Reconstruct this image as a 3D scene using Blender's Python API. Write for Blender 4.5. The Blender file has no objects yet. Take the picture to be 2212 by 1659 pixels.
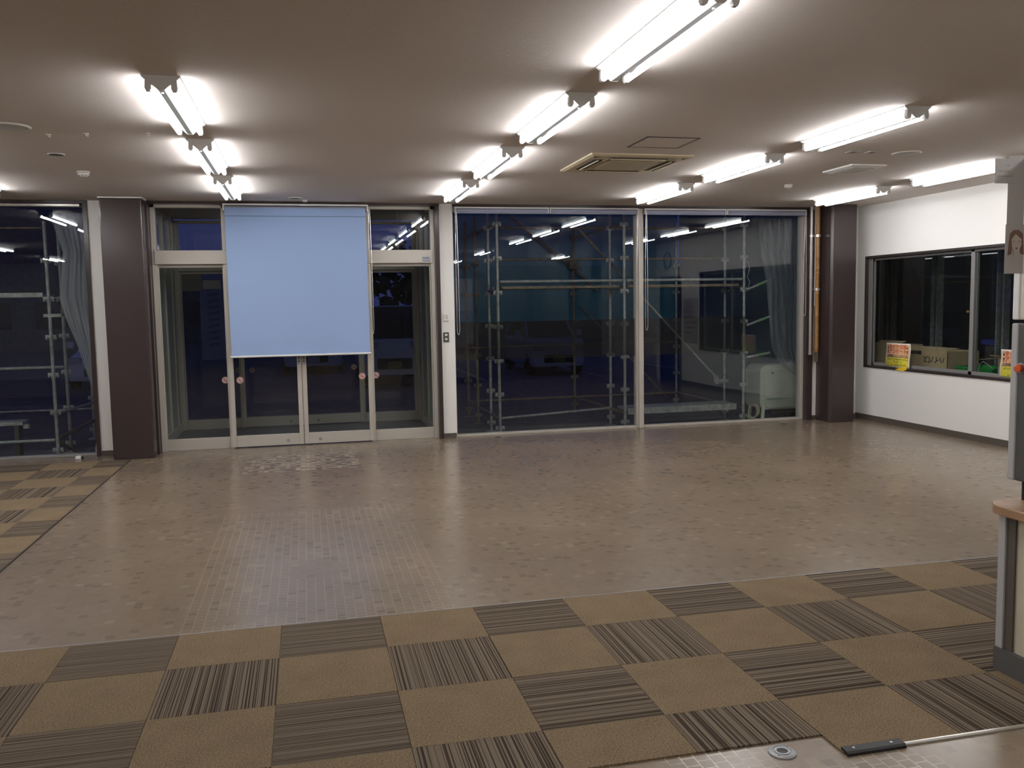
import bpy, math, random
from mathutils import Vector, Matrix
random.seed(7)
S = bpy.context.scene
COL = S.collection

# ------------------------------------------------------------------ camera
cam_d = bpy.data.cameras.new('camera'); cam = bpy.data.objects.new('camera', cam_d); COL.objects.link(cam)
YAW, PIT, ROL = 0.229449038, -0.0889575899, -0.0173612028
_f = Vector((math.sin(YAW), math.cos(YAW), 0)); _r = Vector((math.cos(YAW), -math.sin(YAW), 0)); _u = Vector((0, 0, 1))
_f2 = _f*math.cos(PIT) + _u*math.sin(PIT); _u2 = _u*math.cos(PIT) - _f*math.sin(PIT)
_r3 = _r*math.cos(ROL) + _u2*math.sin(ROL); _u3 = _u2*math.cos(ROL) - _r*math.sin(ROL)
m = Matrix((( _r3.x, _u3.x, -_f2.x, 0.67760223), (_r3.y, _u3.y, -_f2.y, -4.6079218), (_r3.z, _u3.z, -_f2.z, 1.62541651), (0, 0, 0, 1)))
cam.matrix_world = m
cam_d.sensor_width = 36; cam_d.lens = 36*1892.156/2212; cam_d.clip_start = 0.05; cam_d.clip_end = 400
S.camera = cam

# ------------------------------------------------------------------ world, exposure
TUBE = 40.5            # brightness of the fluorescent tubes
W = bpy.data.worlds.new('dusk'); S.world = W; W.use_nodes = True
nt = W.node_tree; nt.nodes.clear()
out = nt.nodes.new('ShaderNodeOutputWorld'); bg = nt.nodes.new('ShaderNodeBackground')
tc = nt.nodes.new('ShaderNodeTexCoord'); sp = nt.nodes.new('ShaderNodeSeparateXYZ'); cr = nt.nodes.new('ShaderNodeValToRGB')
nt.links.new(tc.outputs['Generated'], sp.inputs[0]); nt.links.new(sp.outputs['Z'], cr.inputs[0])
cr.color_ramp.elements[0].position = 0.0; cr.color_ramp.elements[0].color = (0.022, 0.030, 0.110, 1)
cr.color_ramp.elements[1].position = 0.35; cr.color_ramp.elements[1].color = (0.010, 0.016, 0.078, 1)
nt.links.new(cr.outputs[0], bg.inputs[0]); bg.inputs[1].default_value = 1.0
nt.links.new(bg.outputs[0], out.inputs[0])
S.view_settings.view_transform = 'Standard'; S.view_settings.look = 'None'
S.view_settings.exposure = 0.0; S.view_settings.gamma = 1.0
S.view_settings.use_curve_mapping = False
S.cycles.max_bounces = 10; S.cycles.transparent_max_bounces = 24; S.cycles.diffuse_bounces = 5
S.cycles.sample_clamp_indirect = 12.0
S.cycles.caustics_reflective = False; S.cycles.caustics_refractive = False

# ------------------------------------------------------------------ materials
def newmat(name):
    M = bpy.data.materials.new(name); M.use_nodes = True
    n = M.node_tree; n.nodes.clear()
    o = n.nodes.new('ShaderNodeOutputMaterial'); b = n.nodes.new('ShaderNodeBsdfPrincipled')
    n.links.new(b.outputs[0], o.inputs[0])
    return M, n, b, o
def mat(name, col, rough=0.5, metal=0.0, noise=0.0, nscale=20.0, bump=0.0, bscale=60.0, spec=0.5, emit=0.0):
    M, n, b, o = newmat(name)
    b.inputs['Base Color'].default_value = (*col, 1); b.inputs['Roughness'].default_value = rough
    b.inputs['Metallic'].default_value = metal; b.inputs['Specular IOR Level'].default_value = spec
    if emit:
        b.inputs['Emission Color'].default_value = (*col, 1); b.inputs['Emission Strength'].default_value = emit
    t = n.nodes.new('ShaderNodeTexCoord')
    if noise:
        x = n.nodes.new('ShaderNodeTexNoise'); x.inputs['Scale'].default_value = nscale; x.inputs['Detail'].default_value = 4
        n.links.new(t.outputs['Object'], x.inputs['Vector'])
        r = n.nodes.new('ShaderNodeValToRGB')
        r.color_ramp.elements[0].position = .3; r.color_ramp.elements[1].position = .7
        r.color_ramp.elements[0].color = (*[c*(1-noise) for c in col], 1); r.color_ramp.elements[1].color = (*[min(1, c*(1+noise)) for c in col], 1)
        n.links.new(x.outputs['Fac'], r.inputs[0]); n.links.new(r.outputs[0], b.inputs['Base Color'])
    if bump:
        x = n.nodes.new('ShaderNodeTexNoise'); x.inputs['Scale'].default_value = bscale; x.inputs['Detail'].default_value = 3
        n.links.new(t.outputs['Object'], x.inputs['Vector'])
        bp = n.nodes.new('ShaderNodeBump'); bp.inputs['Strength'].default_value = bump; bp.inputs['Distance'].default_value = 0.01
        n.links.new(x.outputs['Fac'], bp.inputs['Height']); n.links.new(bp.outputs[0], b.inputs['Normal'])
    return M
def mth(n, op, a, b=None, c=None):
    x = n.nodes.new('ShaderNodeMath'); x.operation = op
    for i, v in enumerate((a, b, c)):
        if v is None: continue
        if isinstance(v, (int, float)): x.inputs[i].default_value = v
        else: n.links.new(v, x.inputs[i])
    return x.outputs[0]
def mixc(n, f, a, b):
    x = n.nodes.new('ShaderNodeMix'); x.data_type = 'RGBA'
    for i, v in ((0, f), (6, a), (7, b)):
        if isinstance(v, (int, float)): x.inputs[i].default_value = v
        elif isinstance(v, tuple): x.inputs[i].default_value = (*v, 1)
        else: n.links.new(v, x.inputs[i])
    return x.outputs[2]
def glass_mat(name, tint=(.93, .95, .94), wired=False):
    M = bpy.data.materials.new(name); M.use_nodes = True
    n = M.node_tree; n.nodes.clear(); L = n.links.new
    o = n.nodes.new('ShaderNodeOutputMaterial'); tr = n.nodes.new('ShaderNodeBsdfTransparent'); gl = n.nodes.new('ShaderNodeBsdfGlossy')
    tr.inputs[0].default_value = (*tint, 1); gl.inputs['Roughness'].default_value = 0.0
    ge = n.nodes.new('ShaderNodeNewGeometry'); fr = n.nodes.new('ShaderNodeFresnel')
    L(mth(n, 'MULTIPLY_ADD', ge.outputs['Backfacing'], 1/1.5-1.5, 1.5), fr.inputs[0])   # both faces of the pane reflect alike
    mx = n.nodes.new('ShaderNodeMixShader'); L(fr.outputs[0], mx.inputs[0]); L(tr.outputs[0], mx.inputs[1]); L(gl.outputs[0], mx.inputs[2])
    last = mx.outputs[0]
    if wired:
        t = n.nodes.new('ShaderNodeTexCoord'); s = n.nodes.new('ShaderNodeSeparateXYZ'); L(t.outputs['Object'], s.inputs[0])
        def lines(sign):
            v = mth(n, 'MULTIPLY_ADD', s.outputs['Z'], sign, s.outputs['Y'])
            v = mth(n, 'FRACT', mth(n, 'MULTIPLY', v, 28.0))
            return mth(n, 'LESS_THAN', v, 0.035)
        w = mth(n, 'MAXIMUM', lines(1.0), lines(-1.0))
        df = n.nodes.new('ShaderNodeBsdfDiffuse'); df.inputs[0].default_value = (.035, .035, .035, 1)
        m2 = n.nodes.new('ShaderNodeMixShader'); L(w, m2.inputs[0]); L(last, m2.inputs[1]); L(df.outputs[0], m2.inputs[2]); last = m2.outputs[0]
    L(last, o.inputs[0])
    return M
def sheet_mat(name, col, alpha_lo, alpha_hi, scale=(9, 9, 2.0), transl=.4):
    """thin plastic or mesh: partly see-through, creased"""
    M = bpy.data.materials.new(name); M.use_nodes = True
    n = M.node_tree; n.nodes.clear(); L = n.links.new
    o = n.nodes.new('ShaderNodeOutputMaterial'); tr = n.nodes.new('ShaderNodeBsdfTransparent')
    df = n.nodes.new('ShaderNodeBsdfDiffuse'); tl = n.nodes.new('ShaderNodeBsdfTranslucent'); gl = n.nodes.new('ShaderNodeBsdfGlossy')
    df.inputs[0].default_value = (*col, 1); tl.inputs[0].default_value = (*col, 1); gl.inputs['Roughness'].default_value = .3
    a = n.nodes.new('ShaderNodeMixShader'); a.inputs[0].default_value = transl; L(df.outputs[0], a.inputs[1]); L(tl.outputs[0], a.inputs[2])
    b = n.nodes.new('ShaderNodeMixShader'); b.inputs[0].default_value = .06; L(a.outputs[0], b.inputs[1]); L(gl.outputs[0], b.inputs[2])
    t = n.nodes.new('ShaderNodeTexCoord'); mp = n.nodes.new('ShaderNodeMapping'); mp.inputs['Scale'].default_value = scale; mp.inputs['Rotation'].default_value = (0, 0, .35)
    L(t.outputs['UV'], mp.inputs[0])
    x = n.nodes.new('ShaderNodeTexNoise'); x.inputs['Scale'].default_value = 1.0; x.inputs['Detail'].default_value = 6; L(mp.outputs[0], x.inputs['Vector'])
    r = n.nodes.new('ShaderNodeMapRange'); r.inputs[1].default_value = .35; r.inputs[2].default_value = .7; r.inputs[3].default_value = alpha_lo; r.inputs[4].default_value = alpha_hi
    L(x.outputs['Fac'], r.inputs[0])
    c = n.nodes.new('ShaderNodeMixShader'); L(r.outputs[0], c.inputs[0]); L(tr.outputs[0], c.inputs[1]); L(b.outputs[0], c.inputs[2])
    L(c.outputs[0], o.inputs[0])
    return M

def tile_floor_mat():
    M, n, b, o = newmat('mosaic_tile'); L = n.links.new
    t = n.nodes.new('ShaderNodeTexCoord'); s = n.nodes.new('ShaderNodeSeparateXYZ'); L(t.outputs['Object'], s.inputs[0])
    cb = n.nodes.new('ShaderNodeCombineXYZ'); L(s.outputs['Y'], cb.inputs[0]); L(s.outputs['X'], cb.inputs[1])
    br = n.nodes.new('ShaderNodeTexBrick'); L(cb.outputs[0], br.inputs['Vector'])
    br.inputs['Scale'].default_value = 1.0; br.inputs['Brick Width'].default_value = .052; br.inputs['Row Height'].default_value = .052
    br.inputs['Mortar Size'].default_value = .003; br.inputs['Mortar Smooth'].default_value = .2; br.offset = .5
    br.inputs['Color1'].default_value = (0, 0, 0, 1); br.inputs['Color2'].default_value = (1, 1, 1, 1); br.inputs['Mortar'].default_value = (.5, .5, .5, 1)
    br.inputs['Bias'].default_value = 0.0
    ramp = n.nodes.new('ShaderNodeValToRGB'); L(br.outputs['Color'], ramp.inputs[0])
    ramp.color_ramp.interpolation = 'LINEAR'
    e = ramp.color_ramp.elements; e[0].position = .06; e[0].color = (.180, .137, .096, 1); e[1].position = 1.0; e[1].color = (.265, .206, .148, 1)
    for ps, cc in ((.09, (.214, .162, .114)), (.5, (.223, .169, .119)), (.94, (.232, .176, .124))):
        q = ramp.color_ramp.elements.new(ps); q.color = (*cc, 1)
    # worn area in front of the doors (a stain with its own outline)
    def band(v, lo, hi): return mth(n, 'MULTIPLY', mth(n, 'GREATER_THAN', v, lo), mth(n, 'LESS_THAN', v, hi))
    worn = mth(n, 'MULTIPLY', band(s.outputs['X'], .0, 1.17), band(s.outputs['Y'], 4.42, 5.5))
    hi = n.nodes.new('ShaderNodeValToRGB'); L(br.outputs['Color'], hi.inputs[0])
    h = hi.color_ramp.elements; h[0].position = .15; h[0].color = (.165, .127, .092, 1); h[1].position = .9; h[1].color = (.40, .325, .24, 1)
    tile = mixc(n, worn, ramp.outputs[0], hi.outputs[0])
    nz = n.nodes.new('ShaderNodeTexNoise'); nz.inputs['Scale'].default_value = .9; nz.inputs['Detail'].default_value = 5; L(t.outputs['Object'], nz.inputs['Vector'])
    mr = n.nodes.new('ShaderNodeMapRange'); mr.inputs[1].default_value = .3; mr.inputs[2].default_value = .7; mr.inputs[3].default_value = .88; mr.inputs[4].default_value = 1.1
    L(nz.outputs['Fac'], mr.inputs[0])
    # cleaner, paler joints in a few places
    nz2 = n.nodes.new('ShaderNodeTexNoise'); nz2.inputs['Scale'].default_value = 1.6; nz2.inputs['Detail'].default_value = 2; L(t.outputs['Object'], nz2.inputs['Vector'])
    clean = n.nodes.new('ShaderNodeMapRange'); clean.inputs[1].default_value = .50; clean.inputs[2].default_value = .62; L(nz2.outputs['Fac'], clean.inputs[0])
    near = mth(n, 'LESS_THAN', s.outputs['Y'], -1.7)
    mort = mixc(n, mth(n, 'MULTIPLY', clean.outputs[0], near), (.226, .175, .126), (.52, .48, .40))
    path = mth(n, 'MULTIPLY', mth(n, 'MULTIPLY', band(s.outputs['X'], -.02, 1.42), band(s.outputs['Y'], -.06, 2.6)), mth(n, 'GREATER_THAN', nz2.outputs['Fac'], .40))
    mort = mixc(n, path, mort, (.282, .226, .168))
    colr = mixc(n, br.outputs['Fac'], tile, mort)
    mul = n.nodes.new('ShaderNodeVectorMath'); mul.operation = 'SCALE'; L(colr, mul.inputs[0]); L(mr.outputs[0], mul.inputs['Scale'])
    L(mul.outputs[0], b.inputs['Base Color'])
    b.inputs['Roughness'].default_value = .24; b.inputs['Specular IOR Level'].default_value = .5
    bp = n.nodes.new('ShaderNodeBump'); bp.invert = True; bp.inputs['Strength'].default_value = .18; bp.inputs['Distance'].default_value = .0015
    L(br.outputs['Fac'], bp.inputs['Height']); L(bp.outputs[0], b.inputs['Normal'])
    return M
def stripe_mat(name, axis):
    M, n, b, o = newmat(name); L = n.links.new
    t = n.nodes.new('ShaderNodeTexCoord'); mp = n.nodes.new('ShaderNodeMapping'); L(t.outputs['Object'], mp.inputs[0])
    mp.inputs['Scale'].default_value = (.15, 150, 1) if axis == 'X' else (150, .15, 1)
    x = n.nodes.new('ShaderNodeTexNoise'); x.inputs['Scale'].default_value = 1.0; x.inputs['Detail'].default_value = 2; L(mp.outputs[0], x.inputs['Vector'])
    r = n.nodes.new('ShaderNodeValToRGB'); e = r.color_ramp.elements
    e[0].position = .44; e[0].color = (.046, .034, .024, 1); e[1].position = .53; e[1].color = (.188, .150, .112, 1)
    L(x.outputs['Fac'], r.inputs[0])
    g = n.nodes.new('ShaderNodeTexNoise'); g.inputs['Scale'].default_value = 240; L(t.outputs['Object'], g.inputs['Vector'])
    c = mixc(n, .25, r.outputs[0], g.outputs['Fac'])
    hs = n.nodes.new('ShaderNodeMix'); hs.data_type = 'RGBA'; hs.blend_type = 'MULTIPLY'; hs.inputs[0].default_value = .5
    L(r.outputs[0], hs.inputs[6]); L(g.outputs['Color'], hs.inputs[7])
    L(r.outputs[0], b.inputs['Base Color']); b.inputs['Roughness'].default_value = .95; b.inputs['Specular IOR Level'].default_value = .1
    bp = n.nodes.new('ShaderNodeBump'); bp.inputs['Strength'].default_value = .5; bp.inputs['Distance'].default_value = .003
    L(x.outputs['Fac'], bp.inputs['Height']); L(bp.outputs[0], b.inputs['Normal'])
    return M
def plain_carpet_mat():
    M, n, b, o = newmat('tan_carpet'); L = n.links.new
    t = n.nodes.new('ShaderNodeTexCoord')
    x = n.nodes.new('ShaderNodeTexNoise'); x.inputs['Scale'].default_value = 150; x.inputs['Detail'].default_value = 5; L(t.outputs['Object'], x.inputs['Vector'])
    y = n.nodes.new('ShaderNodeTexNoise'); y.inputs['Scale'].default_value = 6; y.inputs['Detail'].default_value = 5; L(t.outputs['Object'], y.inputs['Vector'])
    v = mth(n, 'ADD', mth(n, 'MULTIPLY', x.outputs['Fac'], .86), mth(n, 'MULTIPLY', y.outputs['Fac'], .14))
    r = n.nodes.new('ShaderNodeValToRGB'); e = r.color_ramp.elements
    e[0].position = .34; e[0].color = (.132, .095, .057, 1); e[1].position = .66; e[1].color = (.280, .210, .134, 1)
    L(v, r.inputs[0]); L(r.outputs[0], b.inputs['Base Color']); b.inputs['Roughness'].default_value = .95; b.inputs['Specular IOR Level'].default_value = .1
    bp = n.nodes.new('ShaderNodeBump'); bp.inputs['Strength'].default_value = .4; bp.inputs['Distance'].default_value = .003
    L(x.outputs['Fac'], bp.inputs['Height']); L(bp.outputs[0], b.inputs['Normal'])
    return M
def ceiling_mat():
    M, n, b, o = newmat('ceiling_board'); L = n.links.new
    t = n.nodes.new('ShaderNodeTexCoord')
    b.inputs['Base Color'].default_value = (.66, .605, .57, 1); b.inputs['Roughness'].default_value = .8; b.inputs['Specular IOR Level'].default_value = .1
    x = n.nodes.new('ShaderNodeTexNoise'); x.inputs['Scale'].default_value = 62; x.inputs['Detail'].default_value = 6; x.inputs['Roughness'].default_value = .7
    mp = n.nodes.new('ShaderNodeMapping'); mp.inputs['Scale'].default_value = (.85, 1.15, 1); L(t.outputs['Object'], mp.inputs[0]); L(mp.outputs[0], x.inputs['Vector'])
    r = n.nodes.new('ShaderNodeMapRange'); r.inputs[1].default_value = .60; r.inputs[2].default_value = .70; L(x.outputs['Fac'], r.inputs[0])
    bp = n.nodes.new('ShaderNodeBump'); bp.inputs['Strength'].default_value = .6; bp.inputs['Distance'].default_value = .004; bp.invert = True
    L(r.outputs[0], bp.inputs['Height']); L(bp.outputs[0], b.inputs['Normal'])
    return M

m_floor = tile_floor_mat(); m_sx = stripe_mat('striped_carpet_across', 'X'); m_sy = stripe_mat('striped_carpet_along', 'Y'); m_tan = plain_carpet_mat()
m_ceil = ceiling_mat()
m_wall = mat('white_wallpaper', (.90, .89, .86), .6, bump=.12, bscale=180)
m_base = mat('brown_vinyl_base', (.10, .085, .07), .5)
m_brown = mat('brown_steel', (.050, .036, .036), .22, spec=.5)
m_alu = mat('bronze_aluminium', (.56, .525, .47), .42, metal=.25)
m_alug = mat('grey_aluminium', (.30, .295, .29), .4, metal=.3)
m_silver = mat('silver_metal', (.62, .60, .56), .3, metal=.8)
m_dark = mat('dark_frame', (.035, .028, .025), .4)
m_black = mat('black_rubber', (.015, .014, .014), .5)
m_lobp = mat('grey_green_reflection', (.44, .46, .41), .25)  # reflection in the lobby side glass, as a flat colour
m_glass = glass_mat('window_glass'); m_glassw = glass_mat('wired_glass', (.93, .95, .94), True)
m_blue = mat('blue_blind_fabric', (.315, .44, .70), .8, noise=.03, nscale=300, bump=.15, bscale=400)
m_lav = mat('lavender_blind_fabric', (.36, .38, .50), .8)
m_white = mat('white_plastic', (.80, .80, .78), .4)
m_enam = mat('white_enamel', (.50, .53, .54), .4)
m_cream = mat('cream_plastic', (.60, .52, .36), .45)
m_creamd = mat('ac_grille', (.52, .475, .37), .6)
m_beige = mat('beige_plastic', (.62, .58, .50), .5)
m_galv = mat('galvanised_steel', (.42, .45, .44), .45, metal=.35, noise=.25, nscale=14)
m_galvd = mat('dark_brown_steel', (.24, .20, .15), .6, metal=.2, noise=.3, nscale=12)  # darker, browner version of the scaffold steel
m_green = mat('green_tape', (.22, .42, .20), .6)
m_tarp = sheet_mat('teal_mesh_sheet', (.050, .255, .350), .88, .98, (5, 5, 1), .35)
m_film = sheet_mat('clear_plastic_sheet', (.50, .54, .57), .22, .62, (11, 3.0, 1), .40)
m_film2 = sheet_mat('milky_plastic_sheet', (.74, .78, .80), .50, .82, (11, 3.0, 1), .40)
m_band = sheet_mat('dark_window_film', (.004, .004, .005), .66, .72, (1, 1, 1), .0)
m_asph = mat('asphalt', (.13, .125, .13), .85, noise=.25, nscale=6)
m_conc = mat('concrete', (.22, .21, .20), .85, noise=.15, nscale=5)
m_paint = mat('white_road_paint', (.30, .30, .30), .8)
m_carw = mat('white_car_paint', (.62, .64, .70), .25)
m_cark = mat('dark_car_glass', (.02, .02, .025), .1)
m_tyre = mat('tyre_rubber', (.015, .015, .015), .8)
m_lamp = mat('headlamp_glass', (.35, .38, .42), .1)
m_plate = mat('yellow_plate', (.20, .17, .04), .5)
m_bamboo = mat('bamboo', (.30, .150, .042), .45, noise=.15, nscale=25)
m_wood = mat('counter_wood', (.36, .215, .115), .45, noise=.12, nscale=14)
m_card = mat('cardboard', (.52, .40, .24), .85, noise=.06, nscale=30)
m_ink = mat('black_ink', (.02, .018, .016), .7)
m_red = mat('red_ink', (.62, .04, .02), .7)
m_grn = mat('dark_green_ink', (.06, .12, .03), .7)
m_paper = mat('white_paper', (.80, .78, .73), .8)
m_peach = mat('peach_paper', (.72, .44, .24), .8)
m_yel = mat('yellow_paper', (.76, .68, .06), .8)
m_yel2 = mat('golden_paper', (.85, .58, .03), .7)
m_crate = mat('green_crate_plastic', (.02, .30, .05), .5)
m_pan = mat('cream_panel', (.55, .50, .38), .5)
m_tank = mat('cream_enamel', (.56, .60, .50), .4, noise=.06, nscale=4)
m_hair = mat('brown_print', (.20, .115, .09), .8)
m_skin = mat('pale_print', (.50, .44, .40), .8)
m_poster = mat('grey_poster_paper', (.42, .40, .38), .8)
m_pink = mat('pink_sticker', (.66, .46, .44), .6)
m_ring = mat('dark_red_ring', (.30, .08, .09), .6)
m_orange = mat('orange_plastic', (.72, .13, .03), .4)
m_grey = mat('grey_paint', (.30, .30, .31), .5)
m_dgrey = mat('dark_grey_paint', (.075, .075, .072), .5)
m_lgrey = mat('light_grey_paint', (.42, .42, .42), .5)
m_shop = mat('workshop_green_wall', (.17, .20, .195), .8)
m_leaf = mat('dark_leaves', (.03, .045, .02), .8)
m_bluep = mat('blue_plastic', (.03, .05, .30), .5)
m_bright = mat('tiny_white_lamp', (1, .95, .85), .5, emit=2.0)
m_tube = bpy.data.materials.new('lit_fluorescent_tube'); m_tube.use_nodes = True
_n = m_tube.node_tree; _n.nodes.clear(); _o = _n.nodes.new('ShaderNodeOutputMaterial'); _e = _n.nodes.new('ShaderNodeEmission')
_e.inputs[0].default_value = (1.0, .985, .985, 1); _e.inputs[1].default_value = TUBE; _n.links.new(_e.outputs[0], _o.inputs[0])

# ------------------------------------------------------------------ mesh helpers
class MB:
    def __init__(s): s.v = []; s.f = []; s.m = []; s.uv = {}
    def add(s, vs, fs, mi=0):
        b = len(s.v); s.v += [tuple(p) for p in vs]
        for f in fs: s.f.append(tuple(b+i for i in f)); s.m.append(mi)
        return s
    def box(s, x0, x1, y0, y1, z0, z1, mi=0):
        vs = [(x, y, z) for z in (z0, z1) for y in (y0, y1) for x in (x0, x1)]
        return s.add(vs, [(0, 2, 3, 1), (4, 5, 7, 6), (0, 1, 5, 4), (2, 6, 7, 3), (0, 4, 6, 2), (1, 3, 7, 5)], mi)
    def tube(s, p, q, r, n=12, r2=None, mi=0, caps=True):
        p = Vector(p); q = Vector(q); d = (q-p).normalized(); r2 = r if r2 is None else r2
        a = d.cross(Vector((0, 0, 1)));  a = a if a.length > 1e-4 else Vector((1, 0, 0)); a.normalize(); c = d.cross(a)
        vs = []
        for o, rr in ((p, r), (q, r2)):
            for i in range(n):
                t = 2*math.pi*i/n; vs.append(o+a*(rr*math.cos(t))+c*(rr*math.sin(t)))
        fs = [(i, (i+1) % n, n+(i+1) % n, n+i) for i in range(n)]
        if caps: fs += [tuple(range(n-1, -1, -1)), tuple(range(n, 2*n))]
        return s.add(vs, fs, mi)
    def poly_tube(s, pts, r, n=8, mi=0):
        for a, b in zip(pts, pts[1:]): s.tube(a, b, r, n, mi=mi)
        return s
    def lathe(s, c, prof, n=32, axis='z', mi=0, ring=False):
        """prof: (radius, height) pairs"""
        vs = []
        for r, h in prof:
            for i in range(n):
                t = 2*math.pi*i/n; a, b = r*math.cos(t), r*math.sin(t)
                vs.append((c[0]+a, c[1]+b, c[2]+h) if axis == 'z' else (c[0]+h, c[1]+a, c[2]+b) if axis == 'x' else (c[0]+a, c[1]+h, c[2]+b))
        fs = []
        for k in range(len(prof)-1):
            for i in range(n):
                j = (i+1) % n; fs.append((k*n+i, k*n+j, (k+1)*n+j, (k+1)*n+i))
        if ring: k = (len(prof)-1)*n; fs += [(k+i, k+(i+1) % n, (i+1) % n, i) for i in range(n)]
        else: fs += [tuple(range(n-1, -1, -1)), tuple(range((len(prof)-1)*n, len(prof)*n))]
        return s.add(vs, fs, mi)
    def prism(s, pts, axis, a, b, mi=0):
        """outline pts (2D) swept along axis from a to b"""
        n = len(pts)
        def P(u, v, w): return (w, u, v) if axis == 'x' else (u, w, v) if axis == 'y' else (u, v, w)
        vs = [P(u, v, a) for u, v in pts] + [P(u, v, b) for u, v in pts]
        fs = [(i, (i+1) % n, n+(i+1) % n, n+i) for i in range(n)] + [tuple(range(n-1, -1, -1)), tuple(range(n, 2*n))]
        return s.add(vs, fs, mi)
    def loft(s, rings, mi=0, closed_ends=True):
        n = len(rings[0]); vs = [p for r in rings for p in r]; fs = []
        for k in range(len(rings)-1):
            for i in range(n): fs.append((k*n+i, k*n+(i+1) % n, (k+1)*n+(i+1) % n, (k+1)*n+i))
        if closed_ends: fs += [tuple(range(n-1, -1, -1)), tuple(range((len(rings)-1)*n, len(rings)*n))]
        return s.add(vs, fs, mi)
    def build(s, name, mats, parent=None, bevel=0.0, smooth=False, kind=None, shift=None, segs=2, fix=True):
        me = bpy.data.meshes.new(name)
        off = Vector((0, 0, 0)) if shift is None else Vector(shift)
        if parent is not None and shift is None:
            p = parent
            while p is not None: off += p.location; p = p.parent
        me.from_pydata([tuple(Vector(v)-off) for v in s.v], [], s.f)
        mats = mats if isinstance(mats, (list, tuple)) else [mats]
        for q in mats: me.materials.append(q)
        me.polygons.foreach_set('material_index', s.m)
        if fix:
            import bmesh
            bm = bmesh.new(); bm.from_mesh(me); bmesh.ops.recalc_face_normals(bm, faces=bm.faces); bm.to_mesh(me); bm.free()
        if smooth:
            me.polygons.foreach_set('use_smooth', [True]*len(me.polygons))
            me.set_sharp_from_angle(angle=math.radians(40))
        o = bpy.data.objects.new(name, me); COL.objects.link(o)
        if parent is not None: o.parent = parent
        if kind: o['kind'] = kind
        if bevel:
            b = o.modifiers.new('bevel', 'BEVEL'); b.width = bevel; b.segments = segs; b.limit_method = 'ANGLE'
        return o
def tag(o, label=None, cat=None, group=None, kind=None):
    if label: o['label'] = label
    if cat: o['category'] = cat
    if group: o['group'] = group
    if kind: o['kind'] = kind
    return o
def thing(name, loc, label=None, cat=None, group=None, kind=None):
    o = bpy.data.objects.new(name, None); COL.objects.link(o); o.location = loc; o.empty_display_size = .1
    return tag(o, label, cat, group, kind)
def copy_tree(o, loc, label):
    def rec(a, par):
        c = a.copy(); COL.objects.link(c); c.parent = par
        for ch in a.children: rec(ch, c)
        return c
    r = rec(o, None); r.location = loc; r['label'] = label
    return r
def text_mesh(txt, size, rot, loc, material, name, parent, align='CENTER', extr=.0004, bold=.0, sx=1.0):
    cu = bpy.data.curves.new('t', 'FONT'); cu.body = txt; cu.size = size; cu.align_x = align; cu.align_y = 'CENTER'; cu.extrude = extr; cu.offset = bold
    ob = bpy.data.objects.new('t', cu); COL.objects.link(ob)
    bpy.context.view_layer.update()
    me = bpy.data.meshes.new_from_object(ob.evaluated_get(bpy.context.evaluated_depsgraph_get()))
    bpy.data.objects.remove(ob); bpy.data.curves.remove(cu)
    me.name = name; me.materials.clear(); me.materials.append(material)
    off = Vector((0, 0, 0)); p = parent
    while p is not None: off += p.location; p = p.parent
    mm = Matrix.Translation(Vector(loc)-off) @ rot @ Matrix.Diagonal((sx, 1, 1, 1))
    me.transform(mm)
    o = bpy.data.objects.new(name, me); COL.objects.link(o); o.parent = parent
    return o
RX = Matrix.Rotation(math.pi/2, 4, 'X')                       # text upright, read from -Y
RSIDE = Matrix.Rotation(-math.pi/2, 4, 'Z') @ RX              # text upright, read from -X

# ------------------------------------------------------------------ the setting
GY = 6.20; CZ = 2.875; XR = 8.05; GZ = -0.18
MB().box(-9, 10, -10, 6.27, -.12, 0).build('floor', m_floor, kind='structure')
MB().box(-9, 10, -10, 6.30, CZ, CZ+.12).build('ceiling', m_ceil, kind='structure')
MB().box(-9.1, -9, -10, 6.3, 0, CZ).build('wall_left', m_wall, kind='structure')
MB().box(-9, -4, -7.1, -7, 0, CZ).box(-4.1, -4, -10, -7.1, 0, CZ).build('wall_back.001', m_wall, kind='structure')
MB().box(-4, 10, -10.1, -10, 0, CZ).build('wall_back', mat('dim_back_wall', (.16, .15, .14), .7), kind='structure')  # dark colour stands in for the dim back room in the reflections
w = MB()
w.box(-1.645, -1.40, 6.09, 6.29, 0, CZ)                     # strip between side window and brown column
w.box(2.295, 2.465, 6.10, 6.29, 0, CZ)                      # strip between doors and big windows
w.box(7.36, XR+.14, 6.06, 6.29, 0, CZ)                      # corner piece behind the right column
w.build('wall_front', m_wall, kind='structure')
w = MB(); R0, R1 = XR, XR+.14
w.box(R0, R1, 1.40, 5.88, 0, .715); w.box(R0, R1, 1.40, 5.88, 2.205, CZ)
w.box(R0, R1, 5.88, 6.06, 0, CZ); w.box(R0, R1, .56, 1.40, 0, CZ); w.box(R0, R1, -.52, .56, 2.17, CZ); w.box(R0, R1, -.60, -.52, 0, CZ)
w.box(R0, 10, -.74, -.60, 0, CZ); w.box(10, 10.1, -10, -.6, 0, CZ)
w.build('wall_right', m_wall, kind='structure')
b = MB(); b.box(-1.64, -1.43, 6.082, 6.09, 0, .06); b.box(2.30, 2.46, 6.092, 6.10, 0, .06); b.box(7.365, 8.04, 6.052, 6.06, 0, .06)
b.build('baseboard_front', m_base, kind='structure')
b = MB(); b.box(XR-.008, XR, .56, 6.05, 0, .075); b.build('baseboard_right', m_base, kind='structure')
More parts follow.
